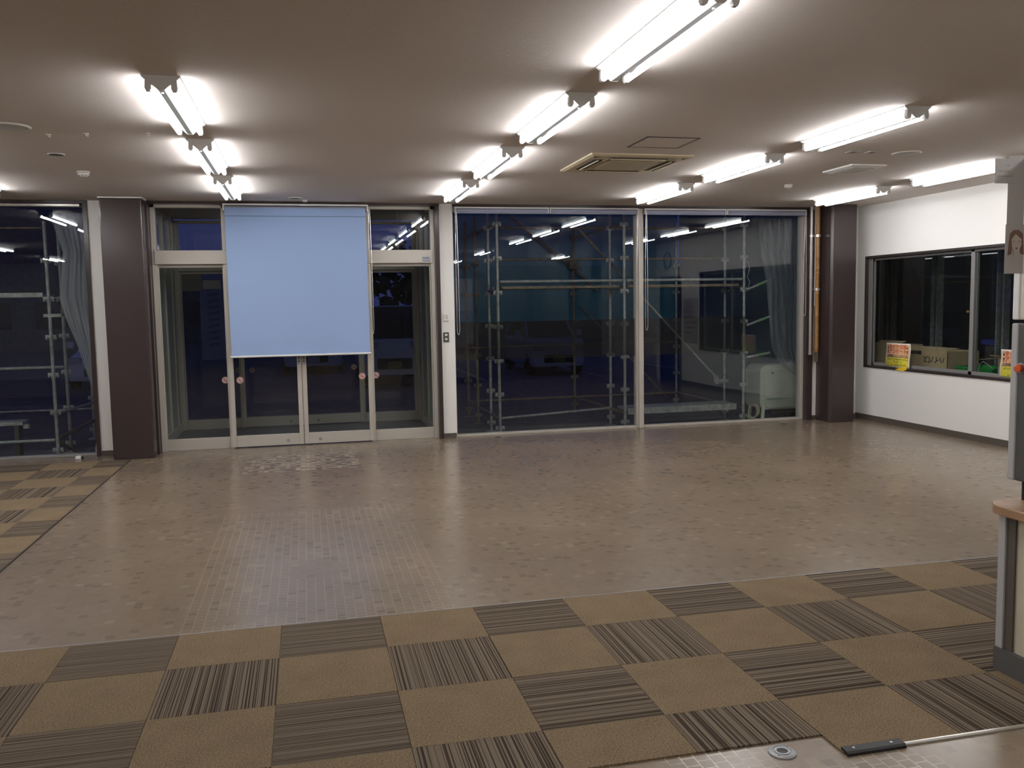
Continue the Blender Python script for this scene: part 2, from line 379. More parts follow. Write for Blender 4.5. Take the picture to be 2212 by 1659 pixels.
# dark header over all the glass, with the brown posts beside it
t = MB(); t.box(-9, -1.645, 6.07, 6.27, 2.84, CZ); t.box(-1.0, 2.30, 6.06, 6.27, 2.845, CZ); t.box(2.465, 7.36, 6.09, 6.27, 2.838, CZ)
t.box(-1.69, -1.645, 6.07, 6.27, 0, 2.84); t.box(2.245, 2.295, 6.06, 6.27, 0, 2.845); t.box(7.29, 7.36, 6.03, 6.27, 0, 2.84)
t.box(-1.40, -1.0, 6.10, 6.27, 0, CZ); t.box(-1.06, -1.005, 5.99, 6.1, 0, CZ)
t.build('trim_1', m_brown, kind='structure')
c = MB(); c.box(-1.45, -1.02, 5.74, 6.10, 0, CZ-.012); tag(c.build('column', m_brown, bevel=.012, kind='structure'))
c = MB(); c.box(-1.46, -1.01, 5.73, 6.10, CZ-.012, CZ); c.build('trim_2', m_white, kind='structure')
c = MB(); c.prism([(7.43, 5.97), (7.43, 5.76), (7.455, 5.72), (7.78, 5.70), (7.79, 6.06), (7.43, 6.06)], 'z', 0, CZ); c.build('column.001', m_brown, bevel=.008, kind='structure')

def frame_rect(mb, x0, x1, z0, z1, y0, y1, wl, wr, wb, wt):
    mb.box(x0, x0+wl, y0, y1, z0, z1); mb.box(x1-wr, x1, y0, y1, z0, z1); mb.box(x0+wl, x1-wr, y0, y1, z0, z0+wb); mb.box(x0+wl, x1-wr, y0, y1, z1-wt, z1)
    return mb
def glazing(n, x0, x1, fm, wl, wr, wb=.028, wt=.05, top=2.84):
    r = thing('window_%d' % n, ((x0+x1)/2, GY, 0), kind='structure')
    frame_rect(MB(), x0, x1, 0, top, GY-.06, GY+.05, wl, wr, wb, wt).build('window_frame', fm, r, bevel=.003)
    MB().box(x0+wl-.005, x1-wr+.005, GY-.005, GY+.005, wb-.005, top-wt+.005).build('glass_pane', m_glass, r)
    return r
w1 = glazing(1, -7.0, -1.69, m_alug, .05, .012, .03, .03)
MB().box(-7, -1.72, GY-.12, GY-.06, 2.805, 2.838).build('curtain_rail', m_silver, w1, bevel=.006)
glazing(2, 2.465, 4.885, m_alu, .012, .02)
glazing(3, 4.945, 7.29, m_alu, .02, .045)
mu = MB(); mu.box(4.885, 4.945, GY-.10, GY+.05, 0, 2.84); mu.build('trim_3', m_alu, bevel=.004, kind='structure')

# ---- entrance doors (inner) and the outer doors of the wind lobby
def door_set(n, Y, x0, x1, label_dir, sensor):
    r = thing('door_%d' % n, ((x0+x1)/2, Y, 0), kind='structure')
    a, b_ = -.215, 1.435
    f = MB()
    for x, w in ((x0, .05), (a-.02, .045), (b_-.02, .045), (x1-.05, .05)): f.box(x, x+w, Y-.05, Y+.05, 0, 2.845)
    f.box(x0, x1, Y-.05, Y+.05, 2.81, 2.845)
    f.build('door_frame', m_alu, r, bevel=.003)
    MB().box(x0+.03, x1-.03, Y-.075, Y+.06, 2.165, 2.325).build('header', m_alu, r, bevel=.005)
    for u0, u1 in ((x0+.05, a-.02), (b_+.025, x1-.05)):                  # fixed side lights
        p = MB(); frame_rect(p, u0, u1, .0, 2.17, Y-.005, Y+.04, .012, .012, .135, .04).build('side_light_frame', m_alu, r, bevel=.003)
        MB().box(u0+.008, u1-.008, Y+.012, Y+.020, .13, 2.135).build('glass_pane', m_glass, r)
        MB().box(u0+.004, u1-.004, Y+.012, Y+.020, 2.32, 2.815).build('transom_pane', m_glass, r)
    MB().box(a+.02, b_-.015, Y+.012, Y+.020, 2.32, 2.815).build('transom_pane', m_glass, r)
    for u0, u1, s in ((a-.005, .608, 1), (.614, b_+.01, -1)):            # sliding leaves
        p = MB(); frame_rect(p, u0, u1, .012, 2.165, Y-.062, Y-.020, .052, .052, .135, .07)
        lf = p.build('door_leaf', m_alu, r, bevel=.004)
        MB().box(u0+.047, u1-.047, Y-.045, Y-.037, .14, 2.10).build('glass_pane', m_glass, lf, shift=r.location)
        lx = .425 if s == 1 else .80
        MB().lathe((lx, Y-.062, .065), [(.0005, -.006), (.018, -.006), (.020, 0), (.020, .002)], 20, 'y').build('lock_cylinder', m_grey, lf, shift=r.location, smooth=True)
        if n == 1:
            hx = .583 if s == 1 else .637
            MB().box(hx-.017, hx+.017, Y-.075, Y-.06, .975, 1.10).build('thumb_turn', m_lgrey, lf, shift=r.location, bevel=.004)
            d = MB(); d.box(hx-.006, hx+.006, Y-.079, Y-.074, 1.0, 1.02); d.box(hx-.004, hx+.004, Y-.079, Y-.074, 1.04, 1.075); d.build('lock_lever', m_dark, lf, shift=r.location)
    return r
d1 = door_set(1, GY, -1.005, 2.245, 1, True)
d2 = door_set(2, 8.05, -1.005, 2.245, 1, False)
MB().box(2.085, 2.19, GY-.0775, GY-.0745, 2.18, 2.245).build('maker_label', m_lgrey, d1)
x = MB()
for k in range(4): x.box(2.095+.02*k, 2.108+.02*k, GY-.0785, GY-.0775, 2.215, 2.232)
x.box(2.092, 2.182, GY-.0785, GY-.0775, 2.187, 2.194)
x.build('label_print', mat('blue_ink', (.10, .12, .30), .6), d1)
for sx in (-.87, 1.86):
    q = thing('door_sensor', (sx, 6.72, 2.24), 'small dark round door sensor %s inside the wind lobby' % ('above the left fixed pane' if sx < 0 else 'above the right fixed pane'), 'sensor', 'door sensors in the lobby')
    MB().tube((sx, 6.72, 2.24), (sx, 6.72, CZ), .006).build('stem', m_grey, q)
    MB().lathe((sx, 6.72, 2.20), [(.005, -.03), (.024, -.018), (.03, .0), (.022, .02), (.005, .04)], 20).build('sensor_head', m_dgrey, q, smooth=True)
# lobby shell
MB().box(-1.1, 2.36, 6.27, 8.12, -.1, .0).build('floor_lobby', mat('lobby_dark_tile', (.20, .21, .215), .5, noise=.12, nscale=8), kind='structure')
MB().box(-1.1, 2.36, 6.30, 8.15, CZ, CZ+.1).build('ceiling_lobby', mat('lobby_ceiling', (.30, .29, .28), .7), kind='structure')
for k, X in ((4, -1.03), (5, 2.27)):
    r = thing('window_%d' % k, (X, 7.15, 0), kind='structure')
    f = MB(); f.box(X-.03, X+.03, 6.28, 6.36, 0, CZ); f.box(X-.03, X+.03, 7.05, 7.12, .12, CZ-.05); f.box(X-.03, X+.03, 7.60, 7.66, .12, CZ-.05); f.box(X-.03, X+.03, 7.93, 8.0, 0, CZ)
    f.box(X-.03, X+.03, 6.36, 7.93, 0, .12); f.box(X-.03, X+.03, 6.36, 7.93, CZ-.05, CZ); f.box(X-.03, X+.03, 6.36, 7.93, 2.18, 2.28)
    f.build('window_frame', m_alu, r, bevel=.003)
    MB().box(X-.02, X+.02, 7.13, 7.92, .12, 2.2).build('painted_pane', m_lobp, r)  # opaque pane, the glass reflection is put into its grey-green colour
    MB().box(X-.012, X+.012, 6.36, 7.06, .115, 2.2).build('painted_pane', m_lobp, r)
    MB().box(X-.004, X+.004, 6.36, 7.13, 2.27, CZ-.045).build('glass_pane', m_glass, r)
    MB().box(X-.004, X+.004, 7.13, 7.92, 2.27, CZ-.045).build('glass_pane', m_glass, r)

# ---- side window in the right wall
r = thing('window_6', (XR+.07, 3.64, .715), kind='structure')
f = MB()
for y0, y1, z0, z1 in ((1.40, 5.88, .715, .745), (1.40, 5.88, 2.175, 2.205), (1.40, 1.44, .745, 2.175), (5.84, 5.88, .745, 2.175)): f.box(XR-.012, XR+.13, y0, y1, z0, z1)
f.build('outer_frame', m_dark, r, bevel=.003)
for y0, y1, dx in ((3.93, 5.84, .085), (2.6, 4.0, .055), (1.44, 2.66, .085)):
    f = MB(); X = XR+dx
    f.box(X-.015, X+.015, y0, y0+.055, .745, 2.175); f.box(X-.015, X+.015, y1-.055, y1, .745, 2.175); f.box(X-.015, X+.015, y0, y1, .745, .785); f.box(X-.015, X+.015, y0, y1, 2.145, 2.175)
    s_ = f.build('sash', m_alug, r, bevel=.003)
    MB().box(X-.004, X+.004, y0+.05, y1-.05, .78, 2.15).build('wired_pane', m_glassw, s_, shift=r.location)
MB().lathe((XR+.035, 4.02, 1.47), [(.001, -.012), (.014, -.012), (.014, .01), (.001, .01)], 16, 'x').build('crescent_lock', mat('brass', (.55, .42, .16), .35, metal=.8), r, smooth=True)
MB().box(XR+.02, XR+.035, 5.77, 5.84, .745, 2.175).build('edge_strip', m_alug, r)
# door frame in the right wall, seen mirrored in the glass
r = thing('door_3', (XR, .02, 0), kind='structure')
f = MB(); f.box(XR-.015, XR+.15, -.52, -.47, 0, 2.17); f.box(XR-.015, XR+.15, .51, .56, 0, 2.17); f.box(XR-.015, XR+.15, -.47, .51, 2.12, 2.17); f.build('door_frame', m_dark, r)
MB().box(XR+.05, XR+.09, -.47, .51, .0, 2.12).build('door_leaf', mat('dark_opening', (.025, .025, .027), .5), r)  # dark panel stands in for the unlit open doorway

# ------------------------------------------------------------------ carpets
def carpet(name, cells, z, label, border=None):
    mb = MB()
    for x0, x1, y0, y1, mi in cells:
        g = .0012
        mb.box(x0+g, x1-g, y0+g, y1-g, .0, z, mi)
    return tag(mb.build(name, [m_tan, m_sx, m_sy]), label, 'carpet')
cells = []
for i in range(-14, 15):
    for j in range(0, 4):
        x0, x1 = i*.5, i*.5+.5
        y1 = -.063 if j == 0 else -.5*j; y0 = -.5*j-.5 if j < 3 else -1.80
        dark = (i+j) % 2 == 1
        if x0 >= 3.5 and y1 <= -1.5: x1 = min(x1, 3.555)
        elif x0 >= 3.5 and y0 < -1.45:
            y0 = -1.455
            if x0 < 3.54: cells.append((3.5, 3.555, -1.5, -1.455, (1 if j % 2 == 0 else 2) if dark else 0))
        if x0 >= 3.54 and y1 <= -1.5: continue
        if j == 3:
            y0 = -1.935 if x0 >= 2.5 else -1.80
        cells.append((x0, x1, y0, y1, (1 if j % 2 == 0 else 2) if dark else 0))
carpet('carpet', cells, .007, 'checkered carpet tiles, tan and striped brown, across the front of the floor')
cells = []
ys = [5.70] + [5.24-.482*k for k in range(11)]
for k in range(len(ys)-1):
    for i in range(0, 9):
        x1 = -1.27 if i == 0 else -1.57-.5*(i-1); x0 = -1.57-.5*i
        y0, y1 = ys[k+1], ys[k]
        if y0 < -.063: y0 = -.063
        if y1 <= y0: continue
        dark = (i+k) % 2 == 0
        cells.append((x0, x1, y0, y1, (1 if k % 2 == 0 else 2) if dark else 0))
carpet('carpet', cells, .006, 'checkered carpet tiles beside the left window, reaching to the brown column')
# edgings
e = MB(); e.box(-7, 8.0, -.063, -.056, 0, .008); tag(e.build('edge_strip', m_grey), 'thin metal strip between mosaic floor and front carpet', 'strip')
e = MB(); e.box(-1.27, -1.262, -.06, 5.7, 0, .008); tag(e.build('edge_strip', m_dark), 'thin dark strip along the right side of the left carpet', 'strip')
r = thing('edging', (2.62, -1.94, 0), 'black rubber nosing with two screws on the near carpet corner', 'edging')
MB().prism([(-1.958, 0), (-1.958, .010), (-1.950, .016), (-1.915, .017), (-1.915, 0)], 'x', 2.505, 2.745).build('nosing', m_black, r)
for xx in (2.545, 2.70): MB().lathe((xx, -1.932, .0165), [(.005, 0), (.005, .0012), (.002, .0016)], 12).build('screw', m_silver, r)
e = MB(); e.prism([(-1.945, 0), (-1.945, .006), (-1.938, .009), (-1.93, .009), (-1.93, 0)], 'x', 2.747, 3.54); tag(e.build('edge_strip', m_silver), 'bright metal strip along the near carpet edge, right of the black nosing', 'strip')

# ------------------------------------------------------------------ floor fittings
r = thing('floor_outlet', (2.296, -1.871, 0), 'round grey metal floor fitting with a dark hole in the near mosaic', 'floor fitting')
MB().lathe((2.296, -1.871, 0), [(.050, 0), (.050, .004), (.046, .007), (.034, .008), (.033, .006), (.029, .006), (.028, .009), (.020, .009), (.018, .004)], 40).build('ring', mat('zinc', (.34, .35, .36), .4, metal=.5), r, smooth=True)
MB().lathe((2.296, -1.871, .0045), [(.0175, 0), (.0175, .0008)], 24).build('hole', m_black, r)
for an in (.6, 3.9): MB().lathe((2.296+.040*math.cos(an), -1.871+.040*math.sin(an), .0075), [(.003, 0), (.003, .001)], 10).build('screw', m_dark, r)
for (xx, yy, rr, lb) in ((2.945, 5.95, .045, 'thin round brass floor cap below the left big window'), (6.80, 5.80, .05, 'dark round floor cap below the right big window'), (7.12, 5.55, .12, 'wide round floor cover in front of the right brown column')):
    q = thing('floor_cover', (xx, yy, 0), lb, 'floor cover', 'round covers in the mosaic floor')
    MB().lathe((xx, yy, 0), [(rr, 0), (rr, .002), (rr*.94, .003)], 32).build('rim', m_galvd, q, smooth=True)
    MB().lathe((xx, yy, .003), [(rr*.9, 0), (rr*.9, .0005)], 32).build('lid', m_dark if rr < .1 else m_floor, q)
q = MB(); q.box(-1.885, -1.825, 5.925, 5.985, 0, .035); q2 = thing('door_stop', (-1.855, 5.955, 0), 'small white block on the floor below the left window', 'block')
q.build('block', m_white, q2, bevel=.006)
MB().box(-1.825, -1.808, 5.935, 5.98, 0, .03).build('rubber_face', m_black, q2, bevel=.003)

# ------------------------------------------------------------------ ceiling lights
def make_light():
    r = thing('ceiling_light', (0, 0, CZ), 'x', 'ceiling light', 'twin tube ceiling lights')
    Lh = 1.235; z = CZ
    out_ = [(-.097, z), (-.097, z-.006), (-.078, z-.022), (-.044, z-.050), (-.016, z-.074), (.016, z-.074), (.044, z-.050), (.078, z-.022), (.097, z-.006), (.097, z)]
    MB().prism(out_, 'y', .012, Lh-.012).build('housing', m_enam, r, shift=(0, 0, CZ))
    for y0, y1 in ((0, .012), (Lh-.012, Lh)):
        MB().prism([(a*1.01, q-.001 if q < z else q) for a, q in out_], 'y', y0, y1).build('end_plate', m_white, r, shift=(0, 0, CZ))
        for sx in (-.066, .066):
            yy0, yy1 = (y0-.002, y0+.030) if y0 == 0 else (y1-.030, y1+.002)
            MB().prism([(sx-.014, z-.024), (sx-.017, z-.066), (sx-.010, z-.082), (sx+.010, z-.082), (sx+.017, z-.066), (sx+.014, z-.024)], 'y', yy0, yy1).build('socket', m_white, r, bevel=.003, shift=(0, 0, CZ))
    for sx in (-.066, .066):
        MB().tube((sx, .032, z-.067), (sx, Lh-.032, z-.067), .0150, 12).build('tube', m_tube, r, shift=(0, 0, CZ), smooth=True)
    MB().tube((0, .06, z-.070), (0, .06, z-.082), .006, 10).build('pull_stub', m_white, r, shift=(0, 0, CZ))
    return r
rows = [(-.025, (2, 1, 0, -3, -4), 'row above the blue blind'), (2.315, (2, 1, 0, -1, -3, -4), 'row ending at the switch strip'),
        (4.605, (2, 1, 0, -2, -4), 'row right of the air conditioner'), (6.96, (2, 1, 0, -3), 'row along the right wall'),
        (-2.345, (2, 1, 0, -3), 'row left of the brown column'), (-4.69, (2, 1, -1, -3), 'row out of frame on the left')]
ordn = ['nearest the windows', 'second from the windows', 'third from the windows', 'fourth from the windows', 'fifth from the windows', 'sixth from the windows']
first = None
for X, ks, nm in rows:
    for q, k in enumerate(ks):
        loc = (X, .46+1.785*k, CZ); lb = 'twin tube light %s in the %s' % (ordn[q], nm)
        if first is None: first = make_light(); first.location = loc; first['label'] = lb
        else: copy_tree(first, loc, lb)

# ------------------------------------------------------------------ other ceiling fittings
r = thing('air_conditioner', (3.49, 2.88, CZ), 'yellowed square cassette air conditioner set in the ceiling', 'air conditioner')
x0, x1, y0, y1 = 3.03, 3.945, 2.415, 3.345; z = CZ-.028
p = MB(); g = .20
# bevelled panel ring with four slots
zi = CZ-.022
p.loft([[(x0, y0, CZ), (x1, y0, CZ), (x1, y1, CZ), (x0, y1, CZ)], [(x0, y0, CZ-.012), (x1, y0, CZ-.012), (x1, y1, CZ-.012), (x0, y1, CZ-.012)],
        [(x0+.03, y0+.03, zi), (x1-.03, y0+.03, zi), (x1-.03, y1-.03, zi), (x0+.03, y1-.03, zi)]])
p.build('panel', m_cream, r)
MB().box(x0+.235, x1-.235, y0+.235, y1-.235, zi-.008, zi).build('grille', m_creamd, r, bevel=.004)
gr = MB(); gr.box(x0+.215, x1-.215, y0+.215, y0+.232, zi-.006, zi); gr.box(x0+.215, x1-.215, y1-.232, y1-.215, zi-.006, zi); gr.box(x0+.215, x0+.232, y0+.215, y1-.215, zi-.006, zi); gr.box(x1-.232, x1-.215, y0+.215, y1-.215, zi-.006, zi)
gr.build('grille_rim', m_cream, r)
for a, c_, d, e_ in ((x0+.20, x1-.20, y0+.085, y0+.165), (x0+.20, x1-.20, y1-.165, y1-.085), (x0+.085, x0+.165, y0+.20, y1-.20), (x1-.165, x1-.085, y0+.20, y1-.20)):
    sl = MB().box(a, c_, d, e_, zi-.003, zi-.0005).build('outlet_slot', m_black, r)
    lv = MB()
    if c_-a > e_-d: lv.box(a+.01, c_-.01, d+.036, d+.05, zi-.010, zi-.003); lv.box(a-.008, c_+.008, e_, e_+.012, zi-.008, zi)
    else: lv.box(a+.036, a+.05, d+.01, e_-.01, zi-.010, zi-.003); lv.box(c_, c_+.012, d-.008, e_+.008, zi-.008, zi)
    lv.build('louvre', m_cream, sl, shift=r.location)
for xx, yy, sx in ((x0+.06, y0+.06, 1), (x1-.06, y0+.06, -1)):
    k = MB(); k.box(xx-.03, xx+.03, yy-.012, yy+.0, zi-.0015, zi-.0002); k.box(xx-.008, xx+.008, yy, yy+.05, zi-.0015, zi-.0002); k.build('corner_mark', m_dark, r)

r = thing('access_hatch', (3.445, 1.91, CZ), 'square ceiling access hatch with a dark thin rim', 'hatch')
f = MB(); a0, a1, b0, b1, wd = 3.225, 3.66, 1.695, 2.12, .014
f.box(a0, a1, b0, b0+wd, CZ-.004, CZ); f.box(a0, a1, b1-wd, b1, CZ-.004, CZ); f.box(a0, a0+wd, b0, b1, CZ-.004, CZ); f.box(a1-wd, a1, b0, b1, CZ-.004, CZ)
f.build('rim', m_dark, r); MB().box(a0+wd, a1-wd, b0+wd, b1-wd, CZ-.003, CZ).build('hatch_panel', m_ceil, r)

r = thing('ventilation_grille', (5.83, 2.90, CZ), 'white square ventilation grille near the right wall lights', 'vent')
a0, a1, b0, b1 = 5.63, 6.0, 2.67, 3.14
f = MB(); f.loft([[(a0, b0, CZ), (a1, b0, CZ), (a1, b1, CZ), (a0, b1, CZ)], [(a0, b0, CZ-.012), (a1, b0, CZ-.012), (a1, b1, CZ-.012), (a0, b1, CZ-.012)], [(a0+.05, b0+.05, CZ-.028), (a1-.05, b0+.05, CZ-.028), (a1-.05, b1-.05, CZ-.028), (a0+.05, b1-.05, CZ-.028)]])
f.build('grille_frame', m_white, r); MB().box(a0+.075, a1-.075, b0+.075, b1-.075, CZ-.030, CZ-.0275).build('grille_slot', m_grey, r)
s = MB()
for k in range(8): s.box(a0+.08, a1-.08, b0+.09+.038*k, b0+.10+.038*k, CZ-.034, CZ-.029)
s.build('slats', m_beige, r)
for xx, lb in ((5.235, 'left of two small square ceiling plates beside the round speaker'), (5.41, 'right of two small square ceiling plates beside the round speaker')):
    r = thing('ceiling_plate', (xx, 2.075, CZ), lb, 'ceiling plate', 'small square ceiling plates')
    MB().box(xx-.045, xx+.045, 2.03, 2.12, CZ-.006, CZ).build('plate', m_lgrey, r, bevel=.003)
    MB().box(xx-.012, xx+.012, 2.055, 2.095, CZ-.008, CZ-.0055).build('slot', m_dgrey, r)
def disc(name, x, y, rad, label, cat, grp, body, centre):
    r = thing(name, (x, y, CZ), label, cat, grp)
    MB().lathe((x, y, CZ), [(rad, 0), (rad, -.004), (rad*.94, -.010), (rad*.86, -.008), (rad*.84, -.004), (.01, -.004)], 40).build('rim', body, r, smooth=True)
    MB().lathe((x, y, CZ-.0045), [(rad*.83, 0), (rad*.8, -.003), (.01, -.004)], 40).build('speaker_mesh', centre, r, smooth=True)
disc('ceiling_speaker', 5.755, 2.08, .12, 'round white ceiling speaker near the right wall row of lights', 'ceiling speaker', 'round ceiling fittings', m_beige, m_lgrey)
disc('ceiling_speaker', -1.20, 1.96, .135, 'large round ceiling speaker cut by the left photo edge', 'ceiling speaker', 'round ceiling fittings', m_beige, m_lgrey)
disc('ceiling_speaker', -1.18, 3.03, .062, 'small round downlight above the left carpet', 'ceiling speaker', 'round ceiling fittings', m_lgrey, m_dgrey)
disc('ceiling_speaker', .615, 5.65, .075, 'dark round ceiling disc just in front of the blue blind', 'ceiling speaker', 'round ceiling fittings', m_beige, m_dgrey)
def detector(x, y, label, sc=1.0):
    r = thing('smoke_detector', (x, y, CZ), label, 'smoke detector', 'smoke detectors on the ceiling')
    MB().lathe((x, y, CZ), [(.052*sc, 0), (.052*sc, -.014*sc), (.047*sc, -.018*sc)], 28).build('base', m_beige, r, smooth=True)
    MB().lathe((x, y, CZ-.018*sc), [(.044*sc, 0), (.046*sc, -.014*sc), (.034*sc, -.026*sc), (.012*sc, -.028*sc)], 28).build('head', m_white, r, smooth=True)
    b = MB()
    for k in range(8):
        an = k*math.pi/4; b.box(x+.041*sc*math.cos(an)-.004, x+.041*sc*math.cos(an)+.004, y+.041*sc*math.sin(an)-.004, y+.041*sc*math.sin(an)+.004, CZ-.044*sc, CZ-.03*sc)
    b.build('vents', m_grey, r)
detector(-1.188, 3.93, 'white smoke detector hanging above the left carpet', 1.0)
detector(5.798, 4.05, 'white smoke detector near the right end of the big windows', .85)
detector(.72, 5.82, 'small cream detector beside the dark disc over the blue blind', .6)
for xx, yy, lb in ((-1.024, 2.218, 'leftmost of three tiny white ceiling hooks'), (-.766, 2.148, 'middle of three tiny white ceiling hooks'), (-.354, 2.073, 'rightmost of three tiny white ceiling hooks, nearest the lights')):
    r = thing('ceiling_hook', (xx, yy, CZ), lb, 'ceiling hook', 'tiny hooks in the ceiling')
    MB().lathe((xx, yy, CZ), [(.018, 0), (.016, -.004), (.006, -.006)], 16).build('rose', m_white, r, smooth=True)
    MB().poly_tube([(xx, yy, CZ-.005), (xx, yy, CZ-.014), (xx+.010, yy, CZ-.019), (xx+.014, yy, CZ-.012)], .003, 6).build('hook', m_white, r)

# ------------------------------------------------------------------ blinds
def chain(parent, x, y, z0, z1, w=.016, name='pull_chain'):
    pts = [(x-w*.4, y, z0)] + [(x-w*(.5+.5*math.sin(k/10*math.pi/2)), y-.004*math.sin(k), z0+(z1-z0)*k/10*.96) for k in range(1, 11)]
    pts += [(x-w*.6, y, z1+.012), (x, y, z1), (x+w*.6, y, z1+.012)] + [(x+w*(.5+.5*math.sin(k/10*math.pi/2)), y, z0+(z1-z0)*k/10*.96) for k in range(10, 0, -1)] + [(x+w*.4, y, z0)]
    return MB().poly_tube(pts, .0035, 6).build(name, m_silver, parent)
r = thing('roller_blind', (.61, 6.0, 2.83), 'large pulled-down pale blue roller blind in front of the entrance doors', 'blind')
MB().box(-.20, 1.445, 5.98, 6.06, 2.825, 2.845).build('head_rail', m_white, r, bevel=.004)
MB().tube((-.175, 6.02, 2.795), (1.42, 6.02, 2.795), .024, 20).build('roll', m_lav, r, smooth=True)
fb = MB(); n = 24
va = []
for j in range(13):
    for i in range(n+1):
        u = i/n; v = j/12
        va.append((-.18+1.59*u+.008*v, 5.994-.004*math.sin(u*9+v)*v, 2.795-1.70*v))
fb.add(va, [(j*(n+1)+i, j*(n+1)+i+1, (j+1)*(n+1)+i+1, (j+1)*(n+1)+i) for j in range(12) for i in range(n)])
o = fb.build('fabric', m_blue, r); sd = o.modifiers.new('thick', 'SOLIDIFY'); sd.thickness = .0015
MB().box(-.178, 1.412, 5.990, 5.995, 2.700, 2.707).build('seam', mat('blue_seam', (.14, .20, .33), .8), r)
MB().tube((-.185, 5.993, 1.09), (1.425, 5.993, 1.09), .012, 14).build('bottom_bar', m_white, r, smooth=True)
for xx in (-.19, 1.435): MB().box(xx-.008, xx+.008, 5.98, 6.06, 2.765, 2.828).build('bracket', m_white, r)
chain(r, 1.455, 6.0, 2.79, 1.32)
blinds = [(2.50, 3.675, 'left half'), (3.68, 4.865, 'right half')]
for (xa, xb, ch, lb) in ((2.50, 3.675, 2.505, 'rolled-up lavender blind on the left half of the left big window'), (3.70, 4.865, 4.862, 'rolled-up lavender blind on the right half of the left big window'),
                     (4.965, 6.085, 4.975, 'rolled-up lavender blind on the left half of the right big window'), (6.11, 7.26, 7.25, 'rolled-up lavender blind on the right half of the right big window')):
    r = thing('roller_blind', ((xa+xb)/2, 6.08, 2.83), lb, 'blind', 'rolled-up blinds over the big windows')
    MB().box(xa-.01, xb+.004, 6.06, 6.12, 2.822, 2.838).build('head_rail', m_white, r)
    MB().tube((xa+.012, 6.085, 2.795), (xb-.012, 6.085, 2.795), .026, 18).build('roll', m_lav, r, smooth=True)
    MB().tube((xa+.012, 6.066, 2.767), (xb-.012, 6.066, 2.767), .008, 10).build('bottom_bar', m_lav, r, smooth=True)
    for xx in (xa, xb): MB().box(xx-.006, xx+.006, 6.06, 6.12, 2.765, 2.824).build('bracket', m_white, r)
    chain(r, ch, 6.06, 2.79, 1.28 if ch < 7 else 1.42)

# ------------------------------------------------------------------ wall fittings and pipes by the right column
r = thing('thermostat', (2.36, 6.10, 1.50), 'white wall controller on the strip between doors and windows', 'controller')
MB().box(2.328, 2.392, 6.075, 6.10, 1.455, 1.545).build('case', m_white, r, bevel=.006); MB().box(2.345, 2.380, 6.072, 6.076, 1.475, 1.53).build('cover', m_beige, r, bevel=.002)
r = thing('light_switch', (2.355, 6.10, 1.25), 'grey two-button switch plate below the white controller', 'switch')
MB().box(2.32, 2.39, 6.09, 6.10, 1.195, 1.315).build('plate', m_dgrey, r, bevel=.003)
for zz in (1.283, 1.232): MB().box(2.340, 2.370, 6.084, 6.091, zz-.013, zz+.013).build('button', m_white, r, bevel=.002)

px, py = 7.280, 5.965
r = pipe_r = thing('metal_pipe', (px, py, .90), 'silver jointed metal pipe between right window and brown column', 'pipe')
m_worn = mat('worn_steel', (.42, .37, .32), .38, metal=.6)
MB().tube((px, py, .90), (px, py, CZ), .021, 20).build('pipe', m_worn, r, smooth=True)
for zz, hh, rr in ((2.30, .03, .025), (2.34, .02, .0235), (1.92, .02, .0245), (1.50, .018, .0235), (.90, .05, .0255)): MB().tube((px, py, zz), (px, py, zz+hh), rr, 20).build('joint', m_worn, r, smooth=True)
bx_, by_ = 7.368, 5.955
r = thing('bamboo_pole', (bx_, by_, .80), 'brown bamboo pole strapped upright beside the silver pipe', 'pole')
seg = [CZ, 2.20, 2.05, 1.98, 1.72, 1.42, 1.22, 1.16, 1.11, 1.07, 1.03, 1.0, .97, .93]
pf = []
for i_, a in enumerate(seg):
    rr = .030-.003*(CZ-a)/1.9
    pf += [(rr, a-.8+.012), (rr*1.14, a-.8), (rr*.96, a-.8-.012)] if 0 < i_ < len(seg)-1 else [(rr, a-.8)]
MB().lathe((bx_, by_, .8), pf, 18).build('cane', m_bamboo, r, smooth=True)
MB().box(bx_-.026, bx_+.022, by_-.012, by_+.012, .80, .93).build('wooden_tail', mat('dark_wood', (.12, .09, .06), .6), r, bevel=.004)
MB().box(bx_-.040, bx_-.030, by_-.006, by_+.006, 1.55, CZ).build('backing_strip', m_lgrey, r)
for zz in (2.47, 1.76):
    bd = MB().lathe((bx_, by_, zz), [(.0345, 0), (.038, 0), (.038, .032), (.0345, .032)], 20, ring=True).build('steel_band', m_silver, r, smooth=True)
    if zz > 2: MB().box(px+.028, bx_-.037, py-.008, py+.004, zz+.006, zz+.024).build('link', m_silver, bd, shift=r.location)
    else: MB().box(bx_-.06, bx_-.037, by_-.006, by_+.006, zz+.008, zz+.024).build('link', m_silver, bd, shift=r.location)
    if zz > 2: MB().lathe((px, py, zz), [(.0215, 0), (.0255, 0), (.0255, .03), (.0215, .03)], 20, ring=True).build('steel_band', m_silver, pipe_r, smooth=True)

